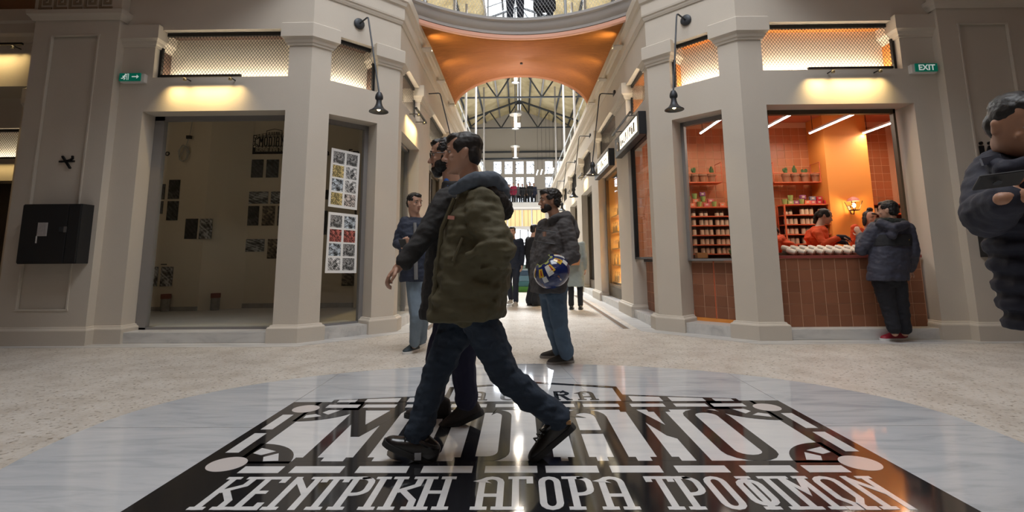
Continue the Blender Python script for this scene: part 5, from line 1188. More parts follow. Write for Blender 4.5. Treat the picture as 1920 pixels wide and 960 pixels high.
def headmesh(mb, H):
    R = []
    for z, yf, yb, w_ in SK:
        R.append([H(w_*math.copysign(abs(math.sin(t))**.9, math.sin(t)), (yf if math.cos(t) > 0 else yb)*math.cos(t), z) for t in [2*PI*j/20 for j in range(20)]])
    mb.rings(R); k = H.k
    limb(mb, [H(0, .083, .018), H(0, .100, -.012), H(0, .112, -.030)], [.010*k, .011*k, .0125*k], 8)
    for e in (-1, 1):
        mb.ell(H(e*.013, .096, -.036), (.0095*k, .012*k, .008*k), H.ax(), 8, 6)
        mb.ell(H(e*.034, .080, .030), (.022*k, .012*k, .008*k), H.ax(), 10, 6)      # brow
        mb.ell(H(e*.043, .068, -.022), (.018*k, .015*k, .016*k), H.ax(), 10, 6)     # cheek
        mb.ell(H(e*.075, -.008, -.008), (.008*k, .018*k, .032*k), H.ax(), 10, 7); mb.ell(H(e*.078, -.014, .006), (.009*k, .016*k, .018*k), H.ax(), 10, 7)
    mb.ell(H(0, .087, -.058), (.023*k, .010*k, .006*k), H.ax(), 10, 6); mb.ell(H(0, .086, -.069), (.020*k, .010*k, .0065*k), H.ax(), 10, 6); mb.ell(H(0, .080, -.1), (.02*k, .014*k, .014*k), H.ax(), 10, 6)
def face(H, par):
    k = H.k
    for e in (-1, 1):
        o = MB().ell(H(e*.033, .0735, .008), (.0135*k, .0115*k, .0075*k), H.ax(), 10, 7).build('eye', EYEW, par, smooth=True)
        MB().ell(H(e*.033, .0830, .008), (.0064*k, .003*k, .0064*k), H.ax(), 8, 5).build('iris', EYED, o, smooth=True)
        MB().tube([H(e*.018, .0925, .027), H(e*.035, .093, .034), H(e*.052, .083, .029)], [.003*k, .0042*k, .002*k], 6).build('eyebrow', BROW, par)
    o = MB(); o.ell(H(0, .0925, -.058), (.021*k, .007*k, .0042*k), H.ax(), 10, 6); o.ell(H(0, .0915, -.068), (.018*k, .007*k, .005*k), H.ax(), 10, 6); o.build('lips', LIP, par, smooth=True)
def hand(mb, w_, d, pn, curl=.5, sc=1.0, left=False, spread=.0):
    """palm and five fingers; d = pointing direction, pn = palm normal"""
    d = Vector(d).normalized(); pn = Vector(pn); pn = (pn-d*pn.dot(d)).normalized(); ac = d.cross(pn)*(-1 if left else 1); w_ = Vector(w_)
    mb.ell(w_+d*(.050*sc), (.040*sc, .052*sc, .0165*sc), (ac, d, pn), 12, 8)
    limb(mb, [w_-d*.02*sc, w_+d*.03*sc], [.026*sc, .027*sc], 8)
    for i, (o, L, b0) in enumerate(((-.030, .070, .088), (-.010, .079, .094), (.010, .074, .092), (.029, .058, .084))):
        p = w_+d*(b0*sc)+ac*(o*sc); a = curl*.55; pts = [p]; dd = (d+ac*(o*spread*8)).normalized()
        for s_ in (.45, .32, .25):
            dd2 = dd*math.cos(a)+pn*math.sin(a); p = p+dd2*(L*s_*sc); pts.append(p); a += curl*.75
        limb(mb, pts, [.0098*sc, .0092*sc, .0086*sc, .0076*sc], 8)
    p = w_+d*.032*sc-ac*.032*sc; q = p+(d*.55-ac*.75+pn*.35).normalized()*.040*sc; r = q+(d*.85-ac*.25+pn*.35*curl).normalized()*.034*sc
    limb(mb, [p, q, r], [.0145*sc, .0115*sc, .0085*sc], 8)
def shoe(par, base, d, up=(0, 0, 1), mt=LEATHER, sole=WHITE, sc=1.0, high=.0):
    """base = point under the ankle on the sole, d = toe direction"""
    d = Vector(d).normalized(); up = Vector(up); up = (up-d*up.dot(d)).normalized(); s_ = d.cross(up); b = Vector(base)
    def sec(t, hw, h, z0): return [b+d*(t*sc)+s_*(hw*sc*math.sin(a))+up*((z0+(h-z0)*max(0, math.cos(a))**.7)*sc if abs(a) < PI/2+.01 else z0*sc) for a in [(-PI/2)+PI*j/12 for j in range(13)]]
    mb = MB(); mb.rings([sec(t, hw, h, .018) for t, hw, h in ((-.088, .012, .05), (-.08, .028, .075+high), (-.05, .036, .092+high), (0, .040, .105+high), (.045, .040, .095), (.085, .045, .078), (.13, .047, .064), (.165, .040, .054), (.187, .022, .042), (.193, .008, .032))])
    o = skinned(mb, 'shoe', mt, par, .007 if sc > .95 else .009, 2)
    mb = MB(); mb.rings([[b+d*(t*sc)+s_*(x*hw*sc)+up*(z*sc) for x, z in ((-1, 0), (1, 0), (1.04, .014), (1, .026), (-1, .026), (-1.04, .014))] for t, hw in ((-.094, .014), (-.084, .031), (-.05, .040), (0, .042), (.05, .044), (.09, .049), (.13, .051), (.167, .044), (.192, .026), (.200, .008))])
    mb.build('sole', sole, o, smooth=True)
    return o
BASE = dict(pelvis=(0, 0, .95), waist=(0, .0, 1.08), chest=(0, 0, 1.29), neck=(0, -.015, 1.475), head=(0, .035, 1.635),
            shL=(-.185, -.01, 1.415), elL=(-.225, -.035, 1.135), wrL=(-.225, .045, .885), shR=(.185, -.01, 1.415), elR=(.225, -.035, 1.135), wrR=(.225, .045, .885),
            hipL=(-.09, 0, .93), knL=(-.10, .025, .505), anL=(-.10, -.025, .085), hipR=(.09, 0, .93), knR=(.10, .025, .505), anR=(.10, -.025, .085))
class Pose:
    """standing figure turned by yaw (0 faces +Y), scaled to height; joints can be replaced by world points"""
    def __init__(s, loc, yaw, h=1.75, **ov):
        k = h/1.75; c, n = math.cos(yaw), math.sin(yaw); s.k = k; s.loc = Vector(loc); s.x = Vector((c, n, 0)); s.y = Vector((-n, c, 0)); s.j = {}
        for a, p in BASE.items(): s.j[a] = s.loc+(s.x*p[0]+s.y*p[1])*k+Vector((0, 0, p[2]*k))
        for a, p in ov.items(): s.j[a] = Vector(p)
    def __getattr__(s, a): return s.j[a]
def person(P, label, skin=SKIN, vox=.009, hf=None, hu=(0, 0, 1), hsc=None, hands=None, group=None, facial=True, legs=True):
    """one continuous skin surface: head, trunk, arms, hands, legs"""
    k = P.k; mb = MB(); x, y = P.x, P.y
    H = HeadF(P.head, hf or y, hu, hsc or k)
    headmesh(mb, H)
    limb(mb, [P.neck-Vector((0, 0, .03*k)), H(0, -.022, -.07), H(0, -.012, -.03)], [.062*k, .054*k, .056*k])
    trunk(mb, [(P.pelvis+Vector((0, 0, -.06*k)), x, y, .14*k, .09*k, .10*k), (P.pelvis, x, y, .155*k, .09*k, .105*k), (P.waist, x, y, .13*k, .085*k, .08*k), (P.chest, x, y, .155*k, .105*k, .095*k), ((P.chest+P.neck)/2, x, y, .14*k, .08*k, .09*k), (P.neck, x, y, .065*k, .05*k, .06*k)])
    hn = hands or {}
    for sd in 'LR':
        sh, el, wr = P.j['sh'+sd], P.j['el'+sd], P.j['wr'+sd]
        limb(mb, [P.chest.lerp(sh, .4)+Vector((0, 0, .05*k)), sh, el, wr], [.06*k, .052*k, .040*k, .027*k])
        d, pn, cu = hn.get(sd, ((wr-el), (P.pelvis-wr), .6)); 
        if d is not None: hand(mb, wr, d, pn, cu, k, sd == 'L')
        limb(mb, [P.j['hip'+sd], P.j['kn'+sd], P.j['an'+sd]], [.082*k, .052*k, .038*k])
    root = skinned(mb, 'person', skin, None, vox, 3)
    base = Vector((P.loc.x, P.loc.y, P.loc.z)); root.data.transform(Matrix.Translation(-base)); root.location = base
    tag(root, label, 'person', group)
    if facial: face(H, root)
    root['h'] = 0; del root['h']
    return root, H
def trousers(P, par, mt, grow=.018, vox=.009, hem=.03, wr=(.006, 14, .6), flare=0):
    k = P.k; mb = MB(); x, y = P.x, P.y
    trunk(mb, [(P.pelvis+Vector((0, 0, -.10*k)), x, y, .15*k, .10*k, .11*k), (P.pelvis, x, y, .175*k, .115*k, .13*k), (P.waist, x, y, .155*k, .105*k, .105*k)])
    for sd in 'LR':
        h_, n_, a_ = P.j['hip'+sd], P.j['kn'+sd], P.j['an'+sd]; e_ = a_+(a_-n_).normalized()*(-hem)
        limb(mb, [h_, h_.lerp(n_, .5), n_, n_.lerp(e_, .5), e_], [(.088+grow)*k, (.072+grow)*k, (.056+grow)*k, (.050+grow+flare*.5)*k, (.045+grow+flare)*k])
    return skinned(mb, 'trousers', mt, par, vox, 4, wr)
def jacket(P, par, mt, secs, sl=(.078, .070, .060, .052), vox=.009, wr=(.010, 11, 1.6), name='jacket', cuff=.02, extra=None, arms='LR', sm=5):
    """secs: (centre, half width, depth front, depth back) from hem to collar"""
    k = P.k; mb = MB(); x, y = P.x, P.y
    trunk(mb, [(c, x, y, a, f_, b_) for c, a, f_, b_ in secs], e=.8)
    for sd in arms:
        sh, el, wr_ = P.j['sh'+sd], P.j['el'+sd], P.j['wr'+sd]; cu = wr_+(el-wr_).normalized()*cuff
        limb(mb, [P.chest.lerp(sh, .5)+Vector((0, 0, .04*k)), sh, sh.lerp(el, .55), el, cu], [.085*k, sl[0]*k, sl[1]*k, sl[2]*k, sl[3]*k])
    if extra: extra(mb)
    return skinned(mb, name, mt, par, vox, sm, wr)
def hair(H, par, mt, blobs, vox=.006, wr=(.006, 60, 1), name='hair'):
    mb = MB()
    for (x, y, z, a, b2, c) in blobs: mb.ell(H(x, y, z), (a*H.k, b2*H.k, c*H.k), H.ax(), 14, 9)
    return skinned(mb, name, mt, par, vox, 3, wr)
SHORT = [(0, -.012, .052, .081, .098, .075), (0, -.045, .0, .077, .06, .075), (0, .05, .088, .055, .045, .030), (.055, .0, .045, .026, .055, .04), (-.055, .0, .045, .026, .055, .04)]
FLAP = mat('dark_zip', (.02, .02, .022), .5)
# --- boy in the olive parka striding over the roundel
Yb = 2.75
P = Pose((0, 0, 0), PI/2, 1.72, pelvis=at(880, 566, Yb), waist=at(880, 520, Yb), chest=at(888, 430, Yb), neck=at(886, 352, Yb), head=at(869, 289, Yb),
    shL=at(902, 388, 2.58), elL=at(934, 470, 2.50), wrL=at(868, 497, 2.64), shR=at(880, 388, 2.92), elR=at(890, 480, 2.96), wrR=at(856, 530, 2.80),
    hipL=at(893, 585, 2.67), knL=at(948, 706, 2.70), anL=at(1052, 788, 2.74), hipR=at(870, 585, 2.83), knR=at(815, 708, 2.79), anR=at(781, 822, 2.75))
P.loc = flr(880, 862); hfw = Vector((-1, -.10, -.03))
boy, H = person(P, 'boy in an olive parka and jeans striding left across the marble roundel, hand in pocket', SKIN, .0055, hfw, Vector((-.06, 0, 1)), .98, hands={'L': ((-.6, .2, -.75), (.2, .9, 0), .8), 'R': ((-.6, -.1, -.75), (.2, -.9, 0), .8)})
OLIVE = cloth('olive_parka_cloth', (.084, .073, .038), .8, .3, 18); JEAN = cloth('dark_blue_denim', (.020, .032, .052), .9, .25, 40, .25)
def bx_(mb):
    limb(mb, [at(880, 350, 2.62), at(866, 362, 2.72)], [.035, .03]); limb(mb, [at(880, 350, 2.88), at(866, 362, 2.78)], [.035, .03])
    # heavy folds of the sleeve and of the body
    for (a, b2, r) in (((925, 440, 2.45), (955, 462, 2.52), .020), ((880, 478, 2.47), (920, 455, 2.44), .018), ((905, 505, 2.47), (950, 487, 2.5), .020), ((848, 560, 2.56), (930, 568, 2.56), .016), ((838, 520, 2.56), (880, 545, 2.53), .018)):
        limb(mb, [at(*a), at(*b2)], [r, r])
    limb(mb, [at(815, 596, 2.66), at(870, 606, 2.58), at(935, 578, 2.66)], [.014, .016, .014])
def C(px, py): return at(px, py, Yb)
jk = jacket(P, boy, OLIVE, [(C(873, 594), .235, .195, .20), (C(876, 560), .245, .19, .215), (C(884, 500), .245, .185, .21), (C(888, 450), .235, .17, .20), (C(890, 410), .22, .14, .16), (C(888, 378), .17, .10, .115), (C(885, 355), .09, .065, .07)],
            sl=(.098, .098, .092, .066), vox=.007, wr=(.020, 8, 1.8), cuff=.03, extra=bx_)
mb = MB()       # ribbed hem, zip edge, pocket welt, chest tab
for nm, pts, r, mt_ in (('front_placket', [at(852, 372, 2.60), at(828, 430, 2.60), at(818, 520, 2.60), at(812, 598, 2.60)], .012, OLIVE), ('pocket_welt', [at(850, 490, 2.50), at(868, 446, 2.505)], .009, OLIVE)):
    MB().tube(pts, r, 7).build(nm, mt_, jk, smooth=True)
q = at(846, 408, 2.545); MB().obox(q, ((.92, .0, -.1), (0, 1, 0), (.1, 0, .95)), (.017, .006, .009)).build('chest_tab', mat('white_red_tab', (.55, .25, .2), .6), jk)
HOODB = cloth('blue_grey_hood_cloth', (.085, .105, .135), .85, .3, 22); LININ = cloth('dark_brown_lining', (.035, .03, .028), .95, .5, 60)
mb = MB()
limb(mb, [at(852, 356, 2.66), at(868, 346, 2.60), at(893, 336, 2.58), at(922, 338, 2.66), at(934, 346, 2.76), at(920, 340, 2.88), at(890, 338, 2.93), at(862, 352, 2.86)], [.030, .036, .042, .05, .055, .05, .042, .032])
limb(mb, [at(905, 345, 2.66), at(938, 362, 2.74), at(905, 345, 2.84)], [.05, .055, .05]); hd_ = skinned(mb, 'hood', HOODB, boy, .007, 5, (.008, 16, 1))
mb = MB(); limb(mb, [at(915, 362, 2.66), at(942, 392, 2.76), at(915, 362, 2.86)], [.055, .062, .055]); limb(mb, [at(936, 375, 2.70), at(946, 398, 2.76)], [.05, .045]); skinned(mb, 'hood_lining', LININ, hd_, .008, 4, (.008, 40, 1))
hair(H, boy, HAIRD, [(0, -.018, .052, .083, .098, .078), (0, -.05, .0, .079, .055, .075), (0, .045, .088, .060, .050, .034), (0, .066, .070, .05, .030, .022), (.056, .0, .04, .027, .06, .045), (-.056, .0, .04, .027, .06, .045), (.066, .03, .02, .010, .012, .03), (-.066, .03, .02, .010, .012, .03)], .005, (.003, 26, 1))
trousers(P, boy, JEAN, .018, .0065, .03, (.013, 12, 1.6), .006)
BLK = mat('black_sneaker_leather', (.012, .012, .013), .28, coat=.3); SOLEB = mat('black_rubber', (.02, .02, .02), .7)
d_ = (at(694, 822, 2.74)-at(786, 862, 2.76)).normalized(); s1 = shoe(boy, flr(781, 866)+Vector((0.01, 0, .012)), d_, (0, 0, 1), BLK, SOLEB, 1.0, .02)
d_ = (at(1004, 858, 2.75)-at(1074, 800, 2.74)).normalized(); s2 = shoe(boy, at(1051, 812, 2.74)+Vector((0.005, 0, -.03)), d_, (.6, 0, 1), BLK, SOLEB, 1.0, .02)
for s_, d2, b2, u2 in ((s1, (at(694, 822, 2.74)-at(786, 862, 2.76)).normalized(), flr(781, 866)+Vector((.01, 0, .012)), Vector((0, 0, 1))), (s2, d_, at(1051, 812, 2.74)+Vector((.005, 0, -.03)), Vector((.6, 0, 1)))):
    u2 = (u2-d2*u2.dot(d2)).normalized(); v2 = d2.cross(u2); lc = MB()
    for t in (.05, .075, .10): lc.tube([b2+d2*t+v2*.036+u2*(.085-t*.15), b2+d2*(t+.01)+u2*(.115-t*.28), b2+d2*t-v2*.036+u2*(.085-t*.15)], .0045, 5)
    lc.build('laces', FLAP, s_)
    MB().tube([b2-d2*.03+u2*.09+(v2*math.cos(a)*.042+d2*math.sin(a)*.055)+d2*.02 for a in np.linspace(0, 2*PI, 14)], .012, 6).build('ankle_collar', BLK, s_, smooth=True)
MB().obox(at(784, 855, 2.70), ((1, 0, 0), (0, 1, 0), (0, 0, 1)), (.016, .012, .016)).build('heel_mark', mat('pale_shoe_mark', (.4, .42, .45), .5), s1); MB().obox(at(1066, 792, 2.695), ((1, 0, 0), (0, 1, 0), (0, 0, 1)), (.012, .006, .009)).build('tan_tab', mat('tan_tab', (.35, .2, .08), .6), s2)
# --- bearded man with glasses just behind
Yc = 3.30
P = Pose((0, 0, 0), PI/2, 1.80, pelvis=at(858, 560, Yc), waist=at(856, 510, Yc), chest=at(856, 425, Yc), neck=at(850, 352, Yc), head=at(836, 293, Yc),
    shL=at(838, 375, 3.13), elL=at(797, 444, 3.06), wrL=at(752, 497, 3.02), shR=at(868, 378, 3.47), elR=at(890, 460, 3.5), wrR=at(880, 530, 3.45),
    hipL=at(865, 585, 3.22), knL=at(868, 680, 3.24), anL=at(876, 758, 3.27), hipR=at(850, 585, 3.4), knR=at(822, 668, 3.38), anR=at(812, 752, 3.36))
P.loc = flr(858, 798)
w_ = P.j['wrL']; brd, H = person(P, 'bearded man with glasses in a dark grey jacket, walking left beside the olive parka', SKIN, .0065, Vector((-1, -.06, -.08)), (0, 0, 1), 1.0, hands={'L': ((at(722, 524, 3.02)-w_), (.8, .2, -.5), .9)})
DGREY = cloth('charcoal_jacket_cloth', (.032, .031, .031), .85, .25, 26); 
jacket(P, brd, DGREY, [(at(842, 596, Yc), .20, .185, .17), (at(845, 550, Yc), .205, .18, .17), (at(850, 480, Yc), .205, .17, .165), (at(853, 420, Yc), .205, .155, .15), (at(853, 382, Yc), .17, .11, .12), (at(850, 352, Yc), .085, .075, .07), (at(847, 342, Yc), .075, .068, .066)], sl=(.080, .074, .064, .054), vox=.0075, wr=(.009, 12, 1.5), cuff=.035)
hair(H, brd, HAIRB, SHORT, .006)
hair(H, brd, HAIRB, [(0, .055, -.092, .05, .045, .036), (.045, .03, -.065, .024, .045, .045), (-.045, .03, -.065, .024, .045, .045), (0, .088, -.083, .028, .016, .016), (0, .092, -.047, .026, .008, .006), (.062, .01, -.03, .012, .02, .05), (-.062, .01, -.03, .012, .02, .05), (0, .06, -.118, .032, .03, .022)], .005, (.004, 70, 1), 'beard')
GLF = mat('black_glasses_frame', (.015, .013, .012), .3); gl_ = MB()
for e in (-1, 1):
    gl_.tube([H(e*.034+.022*math.cos(t), .097, .006+.018*math.sin(t)) for t in np.linspace(0, 2*PI, 15)], .0024, 5); gl_.tube([H(e*.056, .096, .012), H(e*.077, .05, .012), H(e*.079, -.01, .008)], .0022, 5)
gl_.tube([H(-.012, .099, .01), H(.012, .099, .01)], .002, 5); go = gl_.build('glasses', GLF, brd)
NAVY = cloth('dark_navy_cloth', (.018, .018, .045), .9, .2, 30); trousers(P, brd, NAVY, .022, .008, .03, (.008, 12, 1))
mb = MB(); limb(mb, [at(838, 340, 3.26), at(846, 372, 3.19)], [.022, .02]); mb.build('blue_scarf_edge', mat('bright_blue_cloth', (.03, .13, .45), .8), brd, smooth=True)
BRN = mat('dark_brown_shoe', (.035, .028, .026), .6)
d_ = (at(822, 792, 3.27)-at(900, 768, 3.27)).normalized(); shoe(brd, flr(880, 797)+Vector((.0, 0, .028)), d_+Vector((0, 0, -.12)), (0, 0, 1), BRN, SOLEB, 1.05, .03); shoe(brd, flr(815, 790)+Vector((0, .08, 0)), (-1, 0, 0), (0, 0, 1), BRN, SOLEB, 1.05, .03)
# --- man reading his phone by the left front
Yd = 5.82
P = Pose(flr(780, 659), PI+.35, 1.74, head=at(777, 381, Yd-.02), neck=at(781, 410, Yd), chest=at(781, 445, Yd), shR=at(760, 418, Yd-.02), elR=at(745, 457, Yd-.05), wrR=at(756, 462, Yd-.28), shL=at(805, 420, Yd), elL=at(812, 470, Yd), wrL=at(806, 515, Yd-.05),
    hipL=at(793, 527, Yd), knL=at(794, 592, Yd-.05), anL=at(790, 640, Yd+.08), hipR=at(777, 527, Yd), knR=at(780, 592, Yd-.12), anR=at(777, 647, Yd-.06))
ph, H = person(P, 'man in navy jacket and pale jeans reading his phone by the left shop corner', SKIN, .009, Vector((.75, -.65, -.1)), (0, 0, 1), .97, hands={'R': ((.3, -.75, .35), (.3, 0, 1), .8)})
NAVJ = cloth('navy_jacket_cloth', (.025, .032, .055), .8, .25, 24); PALEJ = cloth('pale_blue_denim', (.17, .22, .27), .9, .2, 40, .2)
jacket(P, ph, NAVJ, [(at(783, 528, Yd), .20, .13, .13), (at(783, 480, Yd), .205, .135, .13), (at(782, 442, Yd), .205, .14, .13), (at(781, 420, Yd), .17, .10, .11), (at(781, 408, Yd), .08, .07, .07)], vox=.01, cuff=.05)
mb = MB(); mb.tube([at(778, 418, Yd-.12), at(779, 450, Yd-.165), at(780, 524, Yd-.15)], [.018, .022, .022], 8); mb.build('zip_band', cloth('light_grey_knit', (.20, .20, .20)), ph, smooth=True)
hair(H, ph, HAIRB, SHORT, .008); trousers(P, ph, PALEJ, .014, .01, .03)
TEALS = mat('dark_teal_sneaker', (.025, .04, .05), .6)
shoe(ph, flr(776, 659)+Vector((0, 0, 0)), (-.35, -.9, 0), (0, 0, 1), TEALS, WHITE, 1.0); shoe(ph, flr(790, 648)+Vector((0, 0, 0)), (-.2, -.95, 0), (0, 0, 1), TEALS, WHITE, 1.0)
p = P.j['wrR']+Vector((.02, -.10, .03)); o = MB().obox(p, ((1, .2, 0), (0, -.75, .5), (0, .5, .75)), (.036, .075, .004)).build('phone', DARKBOX, bevel=.003); tag(o, 'dark phone held by the man in pale jeans', 'phone')
# --- man in the grey jacket with a round patterned helmet on his arm
Ye = 5.10
P = Pose(flr(1052, 681), PI/2+.45, 1.76, head=at(1031, 377, Ye), neck=at(1044, 412, Ye), chest=at(1042, 450, Ye), waist=at(1037, 505, Ye), pelvis=at(1036, 540, Ye),
    shL=at(1060, 425, Ye-.14), elL=at(1074, 478, Ye-.20), wrL=at(1040, 502, Ye-.24), shR=at(1022, 425, Ye+.15), elR=at(1008, 475, Ye+.18), wrR=at(1003, 520, Ye+.05),
    hipL=at(1043, 552, Ye-.07), knL=at(1050, 614, Ye-.10), anL=at(1062, 660, Ye-.05), hipR=at(1030, 552, Ye+.07), knR=at(1036, 612, Ye+.04), anR=at(1050, 655, Ye+.10))
mid, H = person(P, 'curly haired man in a grey hooded jacket and jeans, standing in the passage looking left', SKIN2, .0075, Vector((-1, -.12, -.02)), (0, 0, 1), 1.0, hands={'L': ((-.4, -.2, -.9), (-.8, .4, .2), .7)})
GREYJ = cloth('grey_brown_jacket_cloth', (.072, .066, .066), .85, .3, 24); MJEAN = cloth('mid_blue_denim', (.085, .13, .185), .9, .25, 36, .25)
def mex(mb): limb(mb, [at(1058, 404, Ye+.14), at(1070, 416, Ye), at(1064, 408, Ye-.14)], [.05, .055, .05]); limb(mb, [at(1030, 415, Ye-.06), at(1040, 408, Ye-.12), at(1062, 404, Ye-.12)], [.03, .035, .05]); limb(mb, [at(1078, 440, Ye-.05), at(1074, 420, Ye-.02)], [.05, .05])
mj = jacket(P, mid, GREYJ, [(at(1028, 548, Ye), .205, .16, .15), (at(1030, 520, Ye), .215, .17, .155), (at(1036, 480, Ye), .215, .165, .155), (at(1042, 445, Ye), .205, .15, .145), (at(1046, 424, Ye), .17, .105, .12), (at(1046, 408, Ye), .085, .075, .075)], sl=(.085, .080, .075, .060), vox=.008, wr=(.010, 12, 1.6), cuff=.04, extra=mex)
tb = at(1021, 439, Ye-.205); MB().obox(tb, ((.9, -.45, 0), (.45, .9, 0), (0, 0, 1)), (.014, .012, .022)).build('chest_tab', mat('tan_leather_tab', (.35, .2, .14), .6), mj)
for (a, b2) in (((1003, 452), (1040, 458)), ((1006, 430), (1042, 436))): MB().tube([at(*a, Ye-.14), at((a[0]+b2[0])/2, (a[1]+b2[1])/2, Ye-.195), at(*b2, Ye-.2)], .005, 5).build('pocket_seam', FLAP, mj)
hair(H, mid, HAIRD, [(0, -.02, .055, .088, .10, .078), (0, -.055, .0, .082, .058, .075), (0, .05, .085, .062, .05, .036), (.06, -.01, .04, .03, .06, .05), (-.06, -.01, .04, .03, .06, .05)], .006, (.012, 38, 1))
hair(H, mid, HAIRD, [(0, .055, -.09, .046, .042, .028), (.048, .03, -.065, .018, .042, .042), (-.048, .03, -.065, .018, .042, .042), (0, .09, -.047, .026, .006, .006)], .006, (.002, 70, 1), 'beard')
trousers(P, mid, MJEAN, .020, .008, .0, (.009, 12, 1.1), .008)
GRS = mat('grey_suede_shoe', (.06, .055, .05), .8); GSOLE = mat('pale_rubber_sole', (.35, .33, .31), .7)
shoe(mid, flr(1060, 681), (-.93, -.36, 0), (0, 0, 1), GRS, GSOLE, .98); shoe(mid, flr(1048, 671), (-1, .05, 0), (0, 0, 1), GRS, GSOLE, .98)
c = at(1035, 509, Ye-.30); hm = thing('patterned_helmet', 'glossy round helmet with yellow, blue and white panels hanging from the grey jacketed man', 'helmet', c)
ax = Vector((-.55, -.35, .75)).normalized()
A_ = ax.orthogonal().normalized(); B_ = ax.cross(A_)
def onball(th, phi, r=1.0): return c+(ax*math.cos(th)*.148+(A_*math.cos(phi)+B_*math.sin(phi))*math.sin(th)*.175)*r
def gores(nm, t0, t1, n, fill, mt_, r=1.0, ph0=0):
    for i in range(n):
        mb = MB(); a0, a1 = ph0+2*PI*i/n, ph0+2*PI*(i+fill)/n; G = [[onball(t0+(t1-t0)*u/4, a0+(a1-a0)*v/6, r) for v in range(7)] for u in range(5)]
        mb.add([p for g_ in G for p in g_], [(u*7+v, u*7+v+1, (u+1)*7+v+1, (u+1)*7+v) for u in range(4) for v in range(6)]); mb.build(nm, mt_, hm, smooth=True)
GLOS = lambda nm, col: mat(nm, col, .12, coat=.5)
MB().ell(c, (.174, .174, .147), (A_, B_, ax), 28, 18).build('shell', GLOS('glossy_deep_blue', (.01, .02, .10)), hm, smooth=True)
gores('opening_rim', .42, .55, 1, 1, GLOS('glossy_lime', (.30, .34, .10)), 1.015); gores('dark_opening', .02, .43, 1, 1, mat('dark_hollow', (.006, .006, .006), .8), 1.012)
gores('yellow_panel', .66, 1.15, 8, .45, GLOS('glossy_yellow', (.62, .40, .03)), 1.008); gores('red_panel', .74, 1.05, 8, .12, GLOS('glossy_red', (.35, .03, .03)), 1.014, .17); gores('white_panel', .62, 1.25, 4, .22, GLOS('glossy_white', (.62, .62, .60)), 1.010, .62)
gores('brown_band', 1.5, 1.68, 1, 1, GLOS('glossy_brown', (.22, .08, .03)), 1.006); gores('pale_rim', 1.75, 1.9, 1, 1, GLOS('glossy_grey_white', (.5, .5, .5)), 1.008); gores('white_disc', 1.15, 1.5, 4, .18, GLOS('glossy_white', (.62, .62, .6)), 1.014, .2)
MB().tube([onball(.5, 1.0), P.j['wrL']+Vector((0, -.04, .0)), onball(.5, 2.2)], .008, 6).build('strap', BLACK, hm)
# --- man with a phone at the right edge of the picture
Yf = 2.0; KF = Yf/2.22; KZ = lambda z: 1+(z-1)*KF; VF = lambda x, y, z: Vector((x*KF, Yf+y, KZ(z)))
P = Pose((2.11, Yf, 0), PI+.02, 1.72, head=at(1908, 236, Yf-.07), neck=at(1925, 304, Yf+.02), chest=at(1948, 395, Yf), waist=at(1964, 470, Yf), pelvis=at(1982, 545, Yf),
    shR=at(1870, 330, Yf+.02), elR=at(1850, 404, Yf-.10), wrR=at(1892, 372, Yf-.30), shL=VF(2.43, 0, 1.47), elL=VF(2.50, -.05, 1.20), wrL=VF(2.38, -.30, 1.24))
rm, H = person(P, 'dark haired man in navy padded coat reading his phone by the right pilaster', SKIN2, .0065, Vector((-.02, -.88, -.42)), (0, -.1, 1), 1.0, hands={'R': ((.86, -.22, .12), (.1, -.55, .75), .8), 'L': ((-.7, -.3, .1), (0, .3, .9), .7)})
NPUF = cloth('navy_padded_nylon', (.012, .013, .026), .78, .15, 30)
def ribs(mb):
    for i in range(6):
        z = KZ(1.13-i*.080); cx_ = P.waist.x+.008*i; trunk(mb, [(Vector((cx_, Yf, z-.03)), P.x, P.y, .203, .157, .147), (Vector((cx_, Yf, z)), P.x, P.y, .214, .165, .155), (Vector((cx_, Yf, z+.03)), P.x, P.y, .185, .14, .135)])
    limb(mb, [at(1858, 308, Yf-.04), at(1885, 318, Yf-.13), VF(2.30, -.13, 1.42)], [.035, .04, .035]); limb(mb, [at(1858, 306, Yf+.08), VF(2.2, .14, 1.45), VF(2.32, .06, 1.45)], [.05, .06, .05])
rj = jacket(P, rm, NPUF, [(Vector((P.pelvis.x+.02, Yf, KZ(.70))), .165, .14, .14), (P.pelvis, .175, .15, .14), (P.waist, .175, .15, .14), (P.chest, .185, .145, .14), ((P.chest+P.neck)/2+Vector((0, 0, .03)), .16, .11, .11), (P.neck, .09, .08, .08)], sl=(.10, .095, .085, .058), vox=.008, wr=(.008, 12, 1.8), cuff=.03, extra=ribs)
MB().tube([Vector((P.neck.x-.02, Yf-.13, KZ(1.42))), Vector((P.chest.x-.03, Yf-.185, KZ(1.2))), Vector((P.pelvis.x-.03, Yf-.19, KZ(.70)))], .008, 6).build('zip', FLAP, rj)
MB().obox(at(1858, 300, Yf-.085), ((.9, -.3, .2), (.3, .9, 0), (-.2, 0, .9)), (.03, .008, .014)).build('shoulder_tab', mat('blue_grey_tab', (.12, .14, .2), .4), rj)
hair(H, rm, HAIRB, [(0, -.015, .055, .083, .10, .076), (0, -.05, .0, .079, .055, .07), (0, .045, .092, .062, .052, .032), (.058, -.022, .04, .024, .045, .045), (-.058, -.022, .04, .024, .045, .045), (0, .078, .085, .045, .018, .018)], .005, (.003, 30, 1))
trousers(P, rm, cloth('black_denim', (.012, .012, .014)), .016, .01); shoe(rm, (P.j['anR'].x, P.j['anR'].y, 0), (0, -1, 0), (0, 0, 1), BLK, SOLEB); shoe(rm, (P.j['anL'].x, P.j['anL'].y, 0), (.2, -1, 0), (0, 0, 1), BLK, SOLEB)
